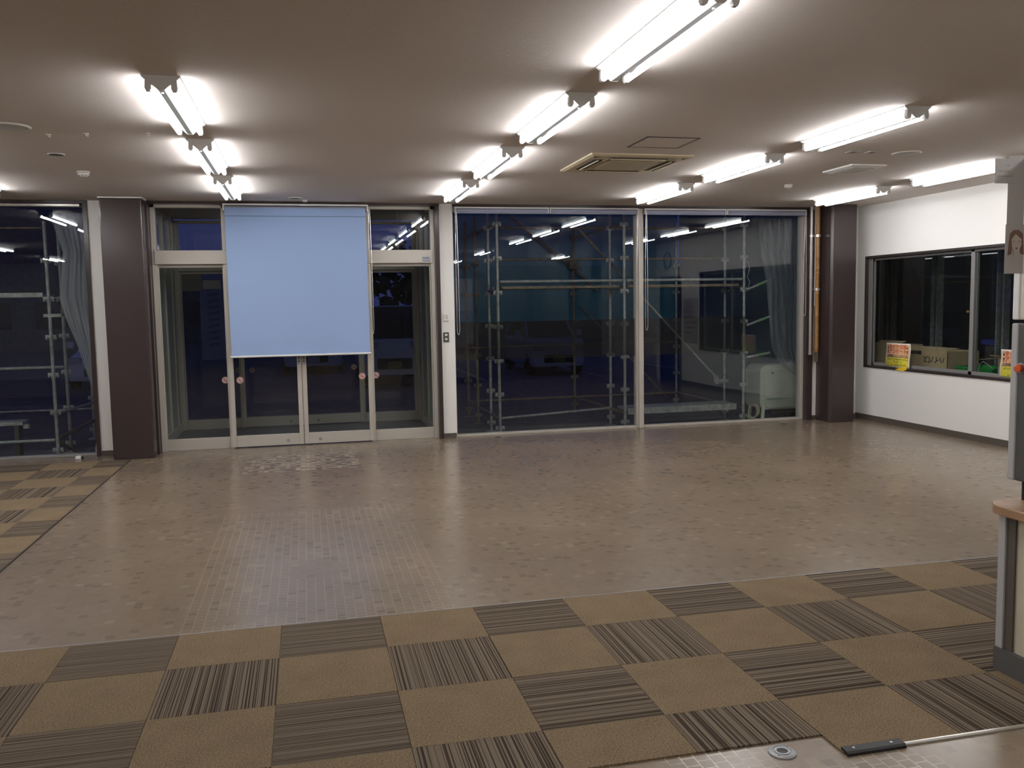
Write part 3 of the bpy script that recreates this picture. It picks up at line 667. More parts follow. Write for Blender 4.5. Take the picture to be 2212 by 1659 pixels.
# ------------------------------------------------------------------ stickers and papers on the doors
def no_smoking(x, y, z, label, grey_disc=False):
    r = thing('no_smoking_sticker', (x, y, z), label, 'sticker', 'round no smoking stickers on the doors')
    MB().lathe((x, y, z), [(.040, 0), (.040, .0008)], 28, 'y').build('disc', m_pink if not grey_disc else m_poster, r)  # outer door stickers get a grey disc instead of pink
    ring = MB()
    for k in range(28):
        a0, a1 = 2*math.pi*k/28, 2*math.pi*(k+1)/28
        vs = [(x+q*math.cos(a), yy, z+q*math.sin(a)) for yy in (y-.0010, y-.0002) for a in (a0, a1) for q in (.030, .035)]
        ring.add(vs, [(0, 1, 3, 2), (4, 6, 7, 5), (0, 4, 5, 1), (2, 3, 7, 6)])
    d = .022
    ring.prism([(x-d-.003, z+d-.003), (x-d+.003, z+d+.003), (x+d+.003, z-d+.003), (x+d-.003, z-d-.003)], 'y', y-.0012, y-.0002)
    ring.build('ring_and_slash', m_ring, r)
    c_ = MB(); c_.box(x-.018, x+.016, y-.0008, y-.0001, z-.010, z-.004); c_.poly_tube([(x+.016, y-.0005, z-.004), (x+.012, y-.0005, z+.008), (x+.017, y-.0005, z+.014)], .0012, 5)
    c_.build('cigarette', m_dark, r)
yi = GY+.0110; yl = GY-.0460
no_smoking(-.272, yi, .81, 'no smoking sticker on the left fixed pane of the inner doors')
no_smoking(-.103, yl, .806, 'no smoking sticker on the left sliding leaf of the inner doors')
no_smoking(1.322, yl, .806, 'no smoking sticker on the right sliding leaf of the inner doors')
no_smoking(1.492, yi, .808, 'no smoking sticker on the right fixed pane of the inner doors')
yi = 8.05+.0110; yl = 8.05-.0460
no_smoking(-.262, yi, .80, 'grey no smoking sticker on the left fixed pane of the outer doors', True)
no_smoking(-.069, yl, .80, 'grey no smoking sticker on the left sliding leaf of the outer doors', True)
no_smoking(1.32, yl, .80, 'grey no smoking sticker on the right sliding leaf of the outer doors', True)
no_smoking(1.49, yi, .80, 'grey no smoking sticker on the right fixed pane of the outer doors', True)
tag(MB().box(-.952, -.685, 8.055, 8.058, 1.90, 2.13).build('poster', mat('back_of_poster', (.22, .22, .21), .8)), 'large dim square paper on outer left door pane', 'poster', 'papers on the outer door')
tag(MB().box(-.672, -.44, 8.055, 8.058, 1.925, 2.045).build('poster', mat('grey_notice', (.40, .39, .42), .8)), 'smaller pale rectangular paper right of the dim square one on outer door', 'poster', 'papers on the outer door')

# ------------------------------------------------------------------ survey cards on the side window sill
def card(yc, label):
    X0 = XR+.028; w2, z0, z1 = .235, .748, 1.06
    r = thing('survey_card', (X0, yc, z0), label, 'sign', 'survey cards in the side window')
    def sheet(y0, y1, za, zb, dx, name, mm):
        mb = MB(); n = 10; vs = []
        for i in range(n+1):
            v = za+(zb-za)*i/n; t_ = (v-z0)/(z1-z0); bend = .012*math.sin(t_*5.5+.4)
            for yy in (y1, y0): vs.append((X0-dx, yc+yy+bend*.9, v))
        mb.add(vs, [(2*i, 2*i+1, 2*i+3, 2*i+2) for i in range(n)])
        o = mb.build(name, mm, r, smooth=True); s_ = o.modifiers.new('thick', 'SOLIDIFY'); s_.thickness = .0012; s_.offset = 0
    sheet(-w2, w2, z0, z1, 0, 'board', m_paper)
    sheet(-w2+.02, w2-.02, z0+.125, z1-.016, .002, 'peach_field', m_peach)
    sheet(-w2+.02, w2-.02, z0+.014, z0+.125, .002, 'yellow_field', m_yel)
    def tx(t, size, z, mm, dy=0, bold=0, sx=1.0): text_mesh(t, size, RSIDE, (X0-.0045, yc+dy, z), mm, 'lettering', r, bold=bold, sx=sx)
    tx('タイヤ点検', .070, 1.010, m_red, 0, .0); tx('アンケート', .070, .950, m_red, 0, .0008)
    tx('お客様にひとつひとつに', .036, .896, m_ink, 0, .0); tx('オリジナルBOXティッシュ', .032, .852, m_grn, -.01, .0006)
    tx('プレゼント!', .034, .816, m_grn, 0, .0006); tx('お一人様1個に限ります', .028, .780, m_grn, -.02, .0)
    mk = MB()
    for sy in (-.185, .185):
        for zz in (1.0, .955): mk.prism([(yc+sy-.016, zz+.01), (yc+sy+.016, zz+.012), (yc+sy, zz-.014)], 'x', X0-.0045, X0-.0035)
        mk.box(X0-.0045, X0-.0035, yc+sy-.004, yc+sy+.004, .925, .945)
    mk.build('arrow_marks', m_ink, r)
    return r
card(5.22, 'survey card with red lettering on the sill at the left end of the side window')
card(3.27, 'survey card with red lettering half hidden behind the grey machine at the photo edge')
r = MB(); r.prism([(5.215, .722), (5.05, .712), (4.985, .742), (4.992, .778), (5.10, .757)], 'x', XR-.016, XR-.0125)
r.prism([(XR-.016, 5.20), (XR+.02, 5.21), (XR+.025, 5.02), (XR-.016, 5.0)], 'z', .746, .749)
tag(r.build('folded_note', m_yel2), 'golden yellow folded paper lying on the sill under the left survey card', 'paper')

# ------------------------------------------------------------------ behind the side window: workshop
MB().box(XR+.14, 14, -.6, 12, GZ-.1, GZ).build('floor_workshop', m_conc, kind='structure')
MB().box(13.9, 14.0, -.6, 12, GZ, 4.2).build('wall_workshop', m_shop, kind='structure')
w = MB(); w.box(XR+.14, 14, 11.9, 12, GZ, 4.2); w.box(XR+.14, 14, -.75, -.61, GZ, 4.2); w.box(XR+.02, XR+.14, 6.29, 12, GZ, 4.2); w.build('wall_workshop.001', m_shop, kind='structure')
MB().box(XR+.02, 14.0, -.75, 12, 4.2, 4.3).build('ceiling_workshop', m_shop, kind='structure')
r = thing('workbench', (8.75, 3.8, GZ), 'grey bench behind the side window carrying cardboard boxes', 'bench')
MB().box(8.24, 9.3, 1.5, 6.25, .64, .68).build('bench_top', m_grey, r)
for xx in (8.3, 9.2):
    for yy in (1.6, 3.9, 6.15): MB().box(xx-.03, xx+.03, yy-.03, yy+.03, GZ, .64).build('leg', m_grey, r)
def carton(x0, x1, y0, y1, z0, z1, label, flaps, text=None):
    r = thing('cardboard_box', ((x0+x1)/2, (y0+y1)/2, z0), label, 'box', 'cardboard boxes behind the side window')
    b = MB(); tk = .006
    b.box(x0, x0+tk, y0, y1, z0, z1); b.box(x1-tk, x1, y0, y1, z0, z1); b.box(x0, x1, y0, y0+tk, z0, z1); b.box(x0, x1, y1-tk, y1, z0, z1); b.box(x0, x1, y0, y1, z0, z0+tk)
    b.build('carton', m_card, r)
    for fl in flaps: MB().prism(*fl).build('flap', m_card, r)
    if text:
        text_mesh(text, .10, RSIDE @ Matrix.Rotation(math.pi, 4, 'Z'), (x0-.001, y0+.24, z0+.185), m_ink, 'print', r, bold=.002)
        MB().box(x0-.001, x0, y1-.45, y1-.10, z1-.055, z1-.01).build('black_label', m_ink, r)
    return r
carton(8.34, 8.80, 4.64, 5.56, .68, .97, 'long cardboard box with upside-down print right of the survey card', [([(8.34, .97), (8.35, .976), (8.52, 1.01), (8.52, 1.004)], 'y', 4.66, 5.54)], 'ハイパス')
carton(8.42, 8.80, 5.66, 6.22, .68, 1.01, 'cardboard box at the left end of the side window, behind the survey card', [([(8.42, 1.01), (8.424, 1.016), (8.55, 1.06), (8.55, 1.054)], 'y', 5.68, 6.2)])
carton(8.40, 8.80, 3.25, 3.90, .68, .93, 'open cardboard box with raised flap near the right photo edge', [([(3.90, .93), (3.90, .936), (4.20, .90), (4.20, .894)], 'x', 8.41, 8.79), ([(8.40, .93), (8.40, .936), (8.28, .97), (8.28, .964)], 'y', 3.27, 3.88)])
r = thing('crate', (8.65, 4.3, .68), 'green plastic crate between the cardboard boxes', 'crate')
b = MB(); x0, x1, y0, y1, z0, z1 = 8.42, 8.80, 3.99, 4.58, .68, .80
b.box(x0, x0+.012, y0, y1, z0, z1); b.box(x1-.012, x1, y0, y1, z0, z1); b.box(x0, x1, y0, y0+.012, z0, z1); b.box(x0, x1, y1-.012, y1, z0, z1); b.box(x0, x1, y0, y1, z0, z0+.012); b.build('tray', m_crate, r)
b = MB(); b.box(x0-.012, x0, y0-.01, y1+.01, z1-.025, z1); b.box(x1, x1+.012, y0-.01, y1+.01, z1-.025, z1); b.box(x0, x1, y0-.012, y0, z1-.025, z1); b.box(x0, x1, y1, y1+.012, z1-.025, z1); b.build('rim', m_crate, r)
tag(MB().poly_tube([(8.39, 3.95, .80), (8.36, 4.02, .86), (8.36, 4.08, .88), (8.37, 4.14, .85), (8.385, 4.17, .80), (8.385, 4.18, .74)], .005).build('cable', m_lgrey), 'thin pale cord curving out of the open box beside the crate', 'cable')
for xx, yy, lb in ((9.6, 6.40, 'pale steel post behind the left pane of the side window'), (9.6, 7.42, 'dim steel post at the left end of the workshop'), (9.6, 5.16, 'pale steel post behind the right pane of the side window')):
    r = thing('steel_post', (xx, yy, GZ), lb, 'post', 'steel posts in the workshop')
    for dy in (-.055, .055): MB().box(xx-.05, xx+.05, yy+dy-.012, yy+dy+.012, GZ, 4.2).build('flange', m_galv if yy < 7 else m_conc, r)
    MB().box(xx-.01, xx+.01, yy-.043, yy+.043, GZ, 4.2).build('web', m_dgrey, r)
    MB().box(xx-.13, xx+.13, yy-.12, yy+.12, GZ, GZ+.02).build('base_plate', m_galv, r)
m_strip = mat('dim_lit_strip', (.80, .84, .88), .5, emit=.55)  # faint emissive strips added for the pale lines in the side window
for (ya, yb, zz, lb) in ((6.81, 7.43, 2.25, 'thin pale glowing strip added in the workshop, seen through the left pane'), (5.75, 6.23, 2.25, 'thin pale glowing strip added in the workshop, seen through the right pane')):
    q = thing('glow_strip', (10.2, (ya+yb)/2, zz), lb, 'strip light', 'thin glow strips added in the workshop')
    MB().tube((10.2, ya, zz), (10.2, yb, zz), .009, 10).build('tube', m_strip, q, smooth=True)
    for yy in (ya+.05, yb-.05): MB().tube((10.2, yy, zz), (10.2, yy, 4.2), .004, 6).build('hanger', m_dgrey, q)
r = thing('storage_bin', (9.8, 5.45, .92), 'blue oblong bin hanging behind the side window', 'bin')
MB().box(9.7, 9.9, 5.38, 5.66, .98, 1.06).build('bin_body', m_bluep, r, bevel=.02); MB().box(9.75, 9.85, 5.42, 5.62, GZ, .98).build('stand', m_dgrey, r)

# ------------------------------------------------------------------ counter and machine at the right edge
r = thing('counter', (3.9, -2.6, 0), 'reception counter with rounded wooden top at the right photo edge', 'counter')
MB().box(3.56, 4.25, -3.6, -1.46, 0, .105).build('kick_plate', mat('grey_vinyl', (.10, .095, .09), .6), r)
MB().box(3.585, 4.24, -3.6, -1.485, .105, .700).build('body', m_pan, r)
b = MB(); b.box(3.565, 3.590, -1.50, -1.462, .105, .700); b.build('corner_post', m_lgrey, r, bevel=.003)
MB().box(3.575, 3.588, -1.545, -1.50, .105, .700).build('dark_strip', m_base, r)  # darker strip beside the lighter corner post
pts = [(4.30, -1.40)]; 
for k in range(9):
    a = math.pi/2+k/8*math.pi/2; pts.append((3.64+.12*math.cos(a), -1.52+.12*math.sin(a)))
pts += [(3.52, -3.65), (4.30, -3.65)]
MB().prism(pts, 'z', .700, .742).build('counter_top', m_wood, r, bevel=.006)
r = thing('dispenser_machine', (3.9, -1.6, .742), 'tall white and grey machine with orange knob standing on the counter', 'machine')
MB().box(3.655, 4.15, -1.436, -1.40, .83, 1.513).build('door', m_lgrey, r, bevel=.006)  # lit edge of the machine, put in as a lighter slab
MB().box(3.660, 4.15, -1.85, -1.436, .83, 1.513).build('body', m_dgrey, r, bevel=.006)  # shaded side of the machine, put into a darker colour
MB().box(3.655, 4.15, -1.436, -1.40, 1.528, 2.215).build('upper_lit_edge', m_white, r, bevel=.006)  # lit edge of the upper part, put in as a white slab
MB().box(3.660, 4.15, -1.85, -1.436, 1.528, 2.215).build('upper_body', m_beige, r, bevel=.006)
MB().box(3.70, 4.12, -1.82, -1.42, 1.51, 1.53).build('joint', m_black, r)
for xx in (3.71, 4.10):
    for yy in (-1.80, -1.45): MB().tube((xx, yy, .742), (xx, yy, .832), .016, 12).build('foot', m_black, r)
k = MB().tube((3.655, -1.46, 1.322), (3.60+.02, -1.475, 1.322), .017, 16); k.build('knob', m_orange, r, bevel=.005)
MB().tube((3.662, -1.455, 1.322), (3.652, -1.457, 1.322), .022, 16).build('knob_base', m_lgrey, r)
def paper(name, x0, x1, z0, z1, y, label, mm=None):
    r = thing(name, ((x0+x1)/2, y, z0), label, 'paper', 'papers taped to the machine')
    MB().box(x0, x1, y, y+.0012, z0, z1).build('sheet', mm or m_paper, r)
    return r
m_thin = mat('thin_grey_paper', (.46, .44, .43), .8)
r = paper('notice', 3.502, 3.615, 2.101, 2.203, -1.449, 'white notice sticking out from the top of the machine', m_thin)
b = MB()
for k, (a, c_, zz) in enumerate(((3.56, 3.572, 2.172), (3.522, 3.540, 2.148), (3.547, 3.575, 2.148), (3.518, 3.55, 2.128), (3.555, 3.59, 2.128))): b.box(a, c_, -1.4500, -1.449, zz, zz+.006)
b.build('lettering', mat('faint_print', (.34, .325, .32), .8), r)
paper('notice', 3.572, 3.655, 1.735, 2.218, -1.4445, 'long narrow paper strip hanging along the machine top', m_thin)
r = paper('face_poster', 3.565, 3.657, 1.725, 1.931, -1.4475, 'poster of a smiling woman drawing with brown hair on the machine', m_thin)
yy = -1.4500
hx, hz = 3.618, 1.862
MB().prism([(hx-.040, hz-.060), (hx-.034, hz+.0), (hx-.030, hz+.030), (hx-.012, hz+.046), (hx+.012, hz+.046), (hx+.032, hz+.030), (hx+.036, hz), (hx+.040, hz-.058), (hx+.024, hz-.052), (hx+.018, hz-.02), (hx-.018, hz-.02), (hx-.024, hz-.056)], 'y', yy, yy+.002).build('hair', m_hair, r)
MB().prism([(hx-.024, hz+.008), (hx-.004, hz+.030), (hx+.004, hz+.022), (hx+.026, hz+.008), (hx+.026, hz-.018), (hx+.012, hz-.044), (hx+.006, hz-.048), (hx+.006, hz-.066), (hx-.012, hz-.066), (hx-.010, hz-.046), (hx-.022, hz-.022)], 'y', yy-.001, yy).build('face', m_skin, r)
for sx in (-.012, .013): MB().poly_tube([(hx+sx-.007, yy-.001, hz-.004), (hx+sx, yy-.001, hz+.001), (hx+sx+.007, yy-.001, hz-.004)], .0008, 5).build('eye', m_hair, r)
MB().prism([(hx-.006, hz-.028), (hx+.008, hz-.028), (hx+.001, hz-.037)], 'y', yy-.0018, yy-.0008).build('mouth', m_hair, r)

# ------------------------------------------------------------------ things on the right wall that the glass mirrors
r = thing('wall_clock', (XR, -.09, 2.50), 'round black rimmed wall clock high on the right wall, mirrored in the glass', 'clock')
MB().lathe((XR, -.09, 2.50), [(.17, 0), (.185, -.02), (.18, -.04), (.15, -.04), (.148, -.02), (.01, -.02)], 36, 'x').build('rim', m_black, r, smooth=True)
MB().lathe((XR-.021, -.09, 2.50), [(.146, 0), (.146, -.001)], 36, 'x').build('dial', m_white, r)
b = MB(); b.box(XR-.026, XR-.023, -.094, -.086, 2.50, 2.60); b.box(XR-.026, XR-.023, -.09, -.02, 2.496, 2.504); b.build('hands', m_black, r)
r = thing('wall_poster', (XR, .98, .85), 'tall pale poster on the white pier of the right wall, mirrored in the glass', 'poster')
MB().box(XR-.004, XR, .66, 1.32, .83, 1.72).build('sheet', m_poster, r)
b = MB()
for k in range(7): b.box(XR-.006, XR-.004, .72, .78+.07*((k*5) % 7)+.1, 1.62-.1*k, 1.66-.1*k)
b.build('print', m_hair, r)

# ------------------------------------------------------------------ outside
MB().box(-40, 60, 8.12, 90, GZ-.1, GZ).build('ground', m_asph, kind='structure')
MB().box(-40, XR+.02, 6.27, 8.12, GZ-.1, GZ-.001).build('ground.001', m_conc, kind='structure')
for k, xx in enumerate((-8.6, 4.9, 7.9, 10.6)): MB().box(xx-.06, xx+.06, 16.3, 21.5, GZ, GZ+.004).build('road_marking', m_paint, kind='structure')
MB().box(-1.15, 2.4, 8.05, 9.0, GZ, -.02).build('step', m_conc, kind='structure')

def coupler(mb, x, y, z):
    mb.tube((x, y, z-.03), (x, y, z+.03), .033, 10)
    mb.box(x-.060, x+.060, y-.018, y+.018, z+.0, z+.034); mb.box(x-.018, x+.018, y-.060, y+.060, z+.0, z+.034)
    mb.box(x-.060, x-.040, y-.016, y+.016, z-.02, z); mb.box(x+.040, x+.060, y-.016, y+.016, z-.02, z)
def standard(root, x, y, mm, ztop=2.98, zs=None, r=.0215):
    p = MB(); p.tube((x, y, GZ+.012), (x, y, ztop), r, 12); o = p.build('standard', mm, root, smooth=True)
    MB().box(x-.07, x+.07, y-.07, y+.07, GZ, GZ+.012).build('base_plate', mm, o, shift=root.location)
    for zz in (zs or [-.055+.4635*k for k in range(7)]):
        if zz < ztop-.03:
            c_ = MB(); coupler(c_, x, y, zz); c_.build('wedge_coupler', mm, o, shift=root.location)
def rail(root, a, b, mm, name='ledger', r=.0200): return MB().tube(a, b, r, 12).build(name, mm, root, smooth=True)
# scaffold outside the big windows
SX = (3.235, 5.06, 6.905); A, B_, D = 7.1, 7.7, 9.5
r = thing('scaffold', (5.06, 8.2, GZ), 'galvanised tube scaffold standing outside the two big windows', 'scaffold')
for xx in SX:
    standard(r, xx, A, m_galv); standard(r, xx, B_, m_galv)
    standard(r, xx, D, m_galvd if xx < 6 else m_galv)
standard(r, 3.22, 8.6, m_galvd)
for x0, x1 in zip(SX, SX[1:]):
    for zz in (2.735, 2.285): rail(r, (x0+.03, B_, zz), (x1-.03, B_, zz), m_galvd, r=.017)
    rail(r, (x0+.03, A, 1.955), (x1-.03, A, 1.955), m_galv, r=.021)
    pl = MB(); pl.box(x0+.06, x1-.06, A+.05, B_-.05, 1.868, 1.888); pl.box(x0+.06, x1-.06, A+.04, A+.055, 1.855, 1.892); pl.box(x0+.06, x1-.06, B_-.055, B_-.04, 1.855, 1.892); pl.build('deck_plank', m_galvd, r)
    hk = MB()
    for xx in (x0+.03, x1-.03):
        for yy in (A+.12, B_-.12): hk.poly_tube([(xx, yy, 1.88), (xx+(.05 if xx == x0+.03 else -.05), yy, 1.87)], .016, 8)
    hk.build('plank_hook', m_galv, r)
    rail(r, (x0+.03, D, .955), (x1-.03, D, .955), m_galvd); rail(r, (x0+.03, D, .075), (x1-.03, D, .075), m_galvd)
rail(r, (SX[0]+.03, A, .085), (SX[1]-.03, B_, .085), m_galv, r=.018)
for xx in SX: 
    rail(r, (xx, A+.03, .075), (xx, D-.03, .075), m_galvd); rail(r, (xx, A, 1.84), (xx, B_, 1.84), m_galv, 'transom'); rail(r, (xx, A, 2.735), (xx, D, 2.735), m_galvd, 'transom', .017)
pl = MB(); pl.box(SX[1]+.05, SX[2]-.10, A+.03, A+.45, .095, .135); pl.box(SX[1]+.05, SX[2]-.10, A+.02, A+.035, .05, .14); pl.build('low_plank', m_galv, r)
rail(r, (4.59, B_+.05, 2.736), (5.62, B_+.05, 1.69), m_galvd, 'brace', .017); rail(r, (5.62, B_+.05, 1.69), (6.82, B_+.05, .45), m_galv, 'brace', .015)
rail(r, (4.0, D+.05, 3.1), (5.50, D+.05, 1.86), m_galvd, 'brace', .022)
rail(r, (5.20, D+.05, 1.6), (6.75, D+.05, .0), m_galvd, 'brace', .014)
c_ = MB(); c_.tube((6.76, B_+.0, .50), (6.80, B_+.0, .38), .035, 10); c_.box(6.74, 6.90, B_-.03, B_+.02, .40, .45); c_.build('brace_clamp', m_galv, r)
c_ = MB(); c_.tube((4.97, D+.03, 2.32), (5.13, D+.03, 2.24), .045, 10); c_.box(4.98, 5.14, D-.05, D+.06, 2.22, 2.33); c_.build('brace_clamp', m_galvd, r)
for za, dz in ((1.80, .14), (1.285, .12), (.815, .06)):
    o = rail(r, (6.93, 7.06, za), (7.28, 7.02, za+dz), m_galv, 'bracket_tube', .019)
    MB().tube((7.10, 7.04, za+dz*.5), (7.20, 7.03, za+dz*.77), .0215, 12).build('green_tape', m_green, o, shift=r.location)
MB().poly_tube([(6.93, 7.08, 2.22), (6.97, 7.06, 2.14), (6.96, 7.06, 2.06), (6.93, 7.06, 1.98), (6.97, 7.05, 1.92), (6.95, 7.06, 1.82), (6.93, 7.07, 1.78)], .004, 6).build('hanging_cord', m_lgrey, r)
# scaffold outside the left window
LX = (-2.355, -4.18)
r = thing('scaffold', (-3.2, 7.6, GZ), 'galvanised tube scaffold standing outside the left window', 'scaffold')
for xx in LX: standard(r, xx, A, m_galv, 2.74); standard(r, xx, B_, m_galv, 2.70)
standard(r, -2.34, 8.95, m_galv, 1.05, [-.05, .41, .87])
rail(r, (LX[1]+.03, A, 2.66), (LX[0]-.03, A, 2.66), m_galvd, r=.012)
pl = MB(); pl.box(LX[1]+.05, LX[0]-.07, A+.03, B_-.05, 1.83, 1.87); pl.box(LX[1]+.05, LX[0]-.07, A+.02, A+.035, 1.838, 1.885); pl.build('deck_plank', m_galv, r)
rail(r, (LX[1]+.03, B_, .94), (LX[0]-.03, B_, .94), m_galv); rail(r, (LX[1]+.03, A, .075), (LX[0]-.03, A, .075), m_galv); rail(r, (LX[1], 8.95, .26), (-2.3, 8.95, .26), m_galv, r=.016)
rail(r, (-2.33, A+.03, .40), (-2.05, 9.0, .43), m_galv, 'transom', .016); rail(r, (-2.355, A, .09), (-2.34, 8.95, .09), m_galvd, 'transom', .026)
c_ = MB(); c_.box(-2.42, -2.18, A-.03, A+.01, 1.585, 1.625); c_.box(-2.22, -2.18, A-.03, B_, 1.59, 1.63); c_.build('plank_catch', m_galv, r)
rail(r, (-2.35, A+.05, .05), (-2.20, A+.3, -.15), m_galvd, 'brace', .018)
MB().box(-3.4, -2.75, 7.14, 7.4, .27, .315).build('loose_plank', m_galv, r, bevel=.004); MB().box(-2.76, -2.70, 7.2, 7.28, .22, .27).build('catch', m_lgrey, r); MB().box(-3.35, -3.28, 7.15, 7.3, GZ, .27).build('prop', m_dgrey, r); MB().box(-2.85, -2.80, 7.15, 7.3, GZ, .27).build('prop', m_dgrey, r)
r = thing('white_rod', (-1.76, 6.42, GZ), 'white rod leaning outside against the left window edge', 'rod')
MB().tube((-1.80, 6.42, GZ), (-1.725, 6.36, .22), .014, 10).build('rod', m_white, r); MB().tube((-1.772, 6.40, -.02), (-1.762, 6.39, .04), .0155, 10).build('grip', m_dark, r)

def surf(name, corners, nx, ny, amp, mm, label, cat, y, fold=6.0):
    """cloth patch between left and right outlines [(xl, xr, z), ...] from top to bottom"""
    mb = MB(); uv = []
    for j in range(ny+1):
        t_ = j/ny*(len(corners)-1); k = min(int(t_), len(corners)-2); q = t_-k
        xl = corners[k][0]*(1-q)+corners[k+1][0]*q; xr = corners[k][1]*(1-q)+corners[k+1][1]*q; zz = corners[k][2]*(1-q)+corners[k+1][2]*q
        for i in range(nx+1):
            u = i/nx
            mb.v.append((xl+(xr-xl)*u, y+amp*(math.sin(u*fold*3.1+j*.11)+.6*math.sin(u*fold*7.3+1+j*.05)), zz)); uv.append((u, j/ny))
    for j in range(ny):
        for i in range(nx): mb.f.append((j*(nx+1)+i, j*(nx+1)+i+1, (j+1)*(nx+1)+i+1, (j+1)*(nx+1)+i)); mb.m.append(0)
    o = mb.build(name, mm, smooth=True, fix=False)
    lay = o.data.uv_layers.new(name='UVMap')
    for l in o.data.loops: lay.data[l.index].uv = uv[l.vertex_index]
    return tag(o, label, cat)
ps1 = surf('plastic_sheet', [(-2.22, -1.75, 2.81), (-2.10, -1.75, 2.35), (-2.165, -1.75, 1.83), (-2.12, -1.75, 1.60), (-2.00, -1.76, 1.25), (-1.84, -1.77, .62)], 40, 40, .008, m_film2, 'crumpled clear plastic sheet tied to the left scaffold', 'plastic sheet', 6.82, 7)
ps2 = surf('plastic_sheet', [(6.98, 7.75, 2.80), (6.99, 7.75, 2.55), (7.02, 7.75, 2.3), (7.08, 7.75, 2.05), (7.12, 7.75, 1.8), (7.14, 7.75, 1.5), (7.17, 7.75, 1.2), (7.20, 7.75, .95), (7.30, 7.75, .76), (7.46, 7.75, .62), (7.70, 7.75, .48)], 44, 60, .008, m_film, 'crumpled clear plastic sheet beside the right end of the big windows', 'plastic sheet', 6.82, 5)
MB().poly_tube([(-2.15, 6.82, 1.83), (-2.24, 6.95, 1.82), (-2.34, 7.085, 1.80)], .004, 6).build('tie_cord', m_lgrey, ps1)
for za, zb, xx in ((1.92, 1.935, 7.15), (1.36, 1.40, 7.25), (.88, .87, 7.20)): MB().poly_tube([(xx, 6.82, za), (7.26, 7.01, zb)], .004, 6).build('tie_cord', m_lgrey, ps2)
tp = surf('tarpaulin', [(2.9, 6.98, 3.3), (2.92, 6.97, 2.3), (2.95, 6.97, 1.36)], 60, 30, .014, m_tarp, 'dark teal mesh sheet hung on the back of the right scaffold', 'tarpaulin', 9.62, 9)
for xx in (3.235, 5.06, 6.905): MB().poly_tube([(xx, 9.524, 2.5), (xx, 9.60, 2.5)], .004, 6).build('tie_cord', m_lgrey, tp)
surf('window_film', [(2.475, 4.87, 1.432), (2.475, 4.87, .952)], 4, 2, 0, m_band, 'dark see-through strip across the left big window', 'window film', GY+.009)
surf('window_film', [(4.96, 6.448, 1.432), (4.96, 6.448, .952)], 4, 2, 0, m_band, 'dark see-through strip across the left part of the right big window', 'window film', GY+.009)

# cream tank unit, cable coil
r = thing('cream_cabinet', (7.75, 7.1, GZ), 'cream rounded metal cabinet on legs outside the right window end', 'cabinet')
def rrect(x0, x1, z0, z1, rad, n=6):
    o = []
    for cx, cz, a0 in ((x1-rad, z1-rad, 0), (x0+rad, z1-rad, 90), (x0+rad, z0+rad, 180), (x1-rad, z0+rad, 270)):
        for k in range(n+1): a = math.radians(a0+90*k/n); o.append((cx+rad*math.cos(a), cz+rad*math.sin(a)))
    return o
MB().prism(rrect(7.19, 8.04, .06, .645, .075), 'y', 6.98, 7.0).build('front_panel', m_tank, r, bevel=.008)
MB().prism(rrect(7.12, 8.08, .04, .70, .11), 'y', 7.0, 7.45).build('shell', m_tank, r, bevel=.01)
MB().box(7.22, 8.03, 6.974, 6.981, .195, .202).build('green_line', m_green, r)
for xx, yy in ((7.19, 7.02), (7.19, 7.40), (7.95, 7.02), (7.95, 7.40)): MB().tube((xx-.05, yy-.04, GZ), (xx, yy, .12), .028, 10).build('leg', m_tank, r)
for xx in (7.55, 7.80): MB().lathe((xx, 7.2, -.09), [(.03, -.02), (.09, -.015), (.09, .015), (.03, .02)], 20, 'y').build('wheel', m_tyre, r, smooth=True)
MB().box(7.40, 7.97, 7.16, 7.24, -.04, .05).build('axle_bracket', m_dgrey, r)
MB().tube((7.30, 6.979, .575), (7.305, 6.972, .585), .012, 10).build('hole', m_black, r)
r = thing('cable_coil', (7.05, 6.95, .0), 'coil of pale cable hanging near the foot of the right scaffold', 'cable')
b = MB()
for k in range(6):
    cx = 6.972+.012*k; pts = [(cx+.085*math.cos(a*.3927)*(.8+.05*k), 6.95+.012*k, .03+.10*math.sin(a*.3927)) for a in range(17)]
    b.poly_tube(pts, .006, 6)
b.build('coil', mat('cream_cable', (.52, .46, .30), .6), r)
MB().box(6.98, 7.02, 6.95, 7.0, GZ, -.05).build('plug', m_lgrey, r, bevel=.004)

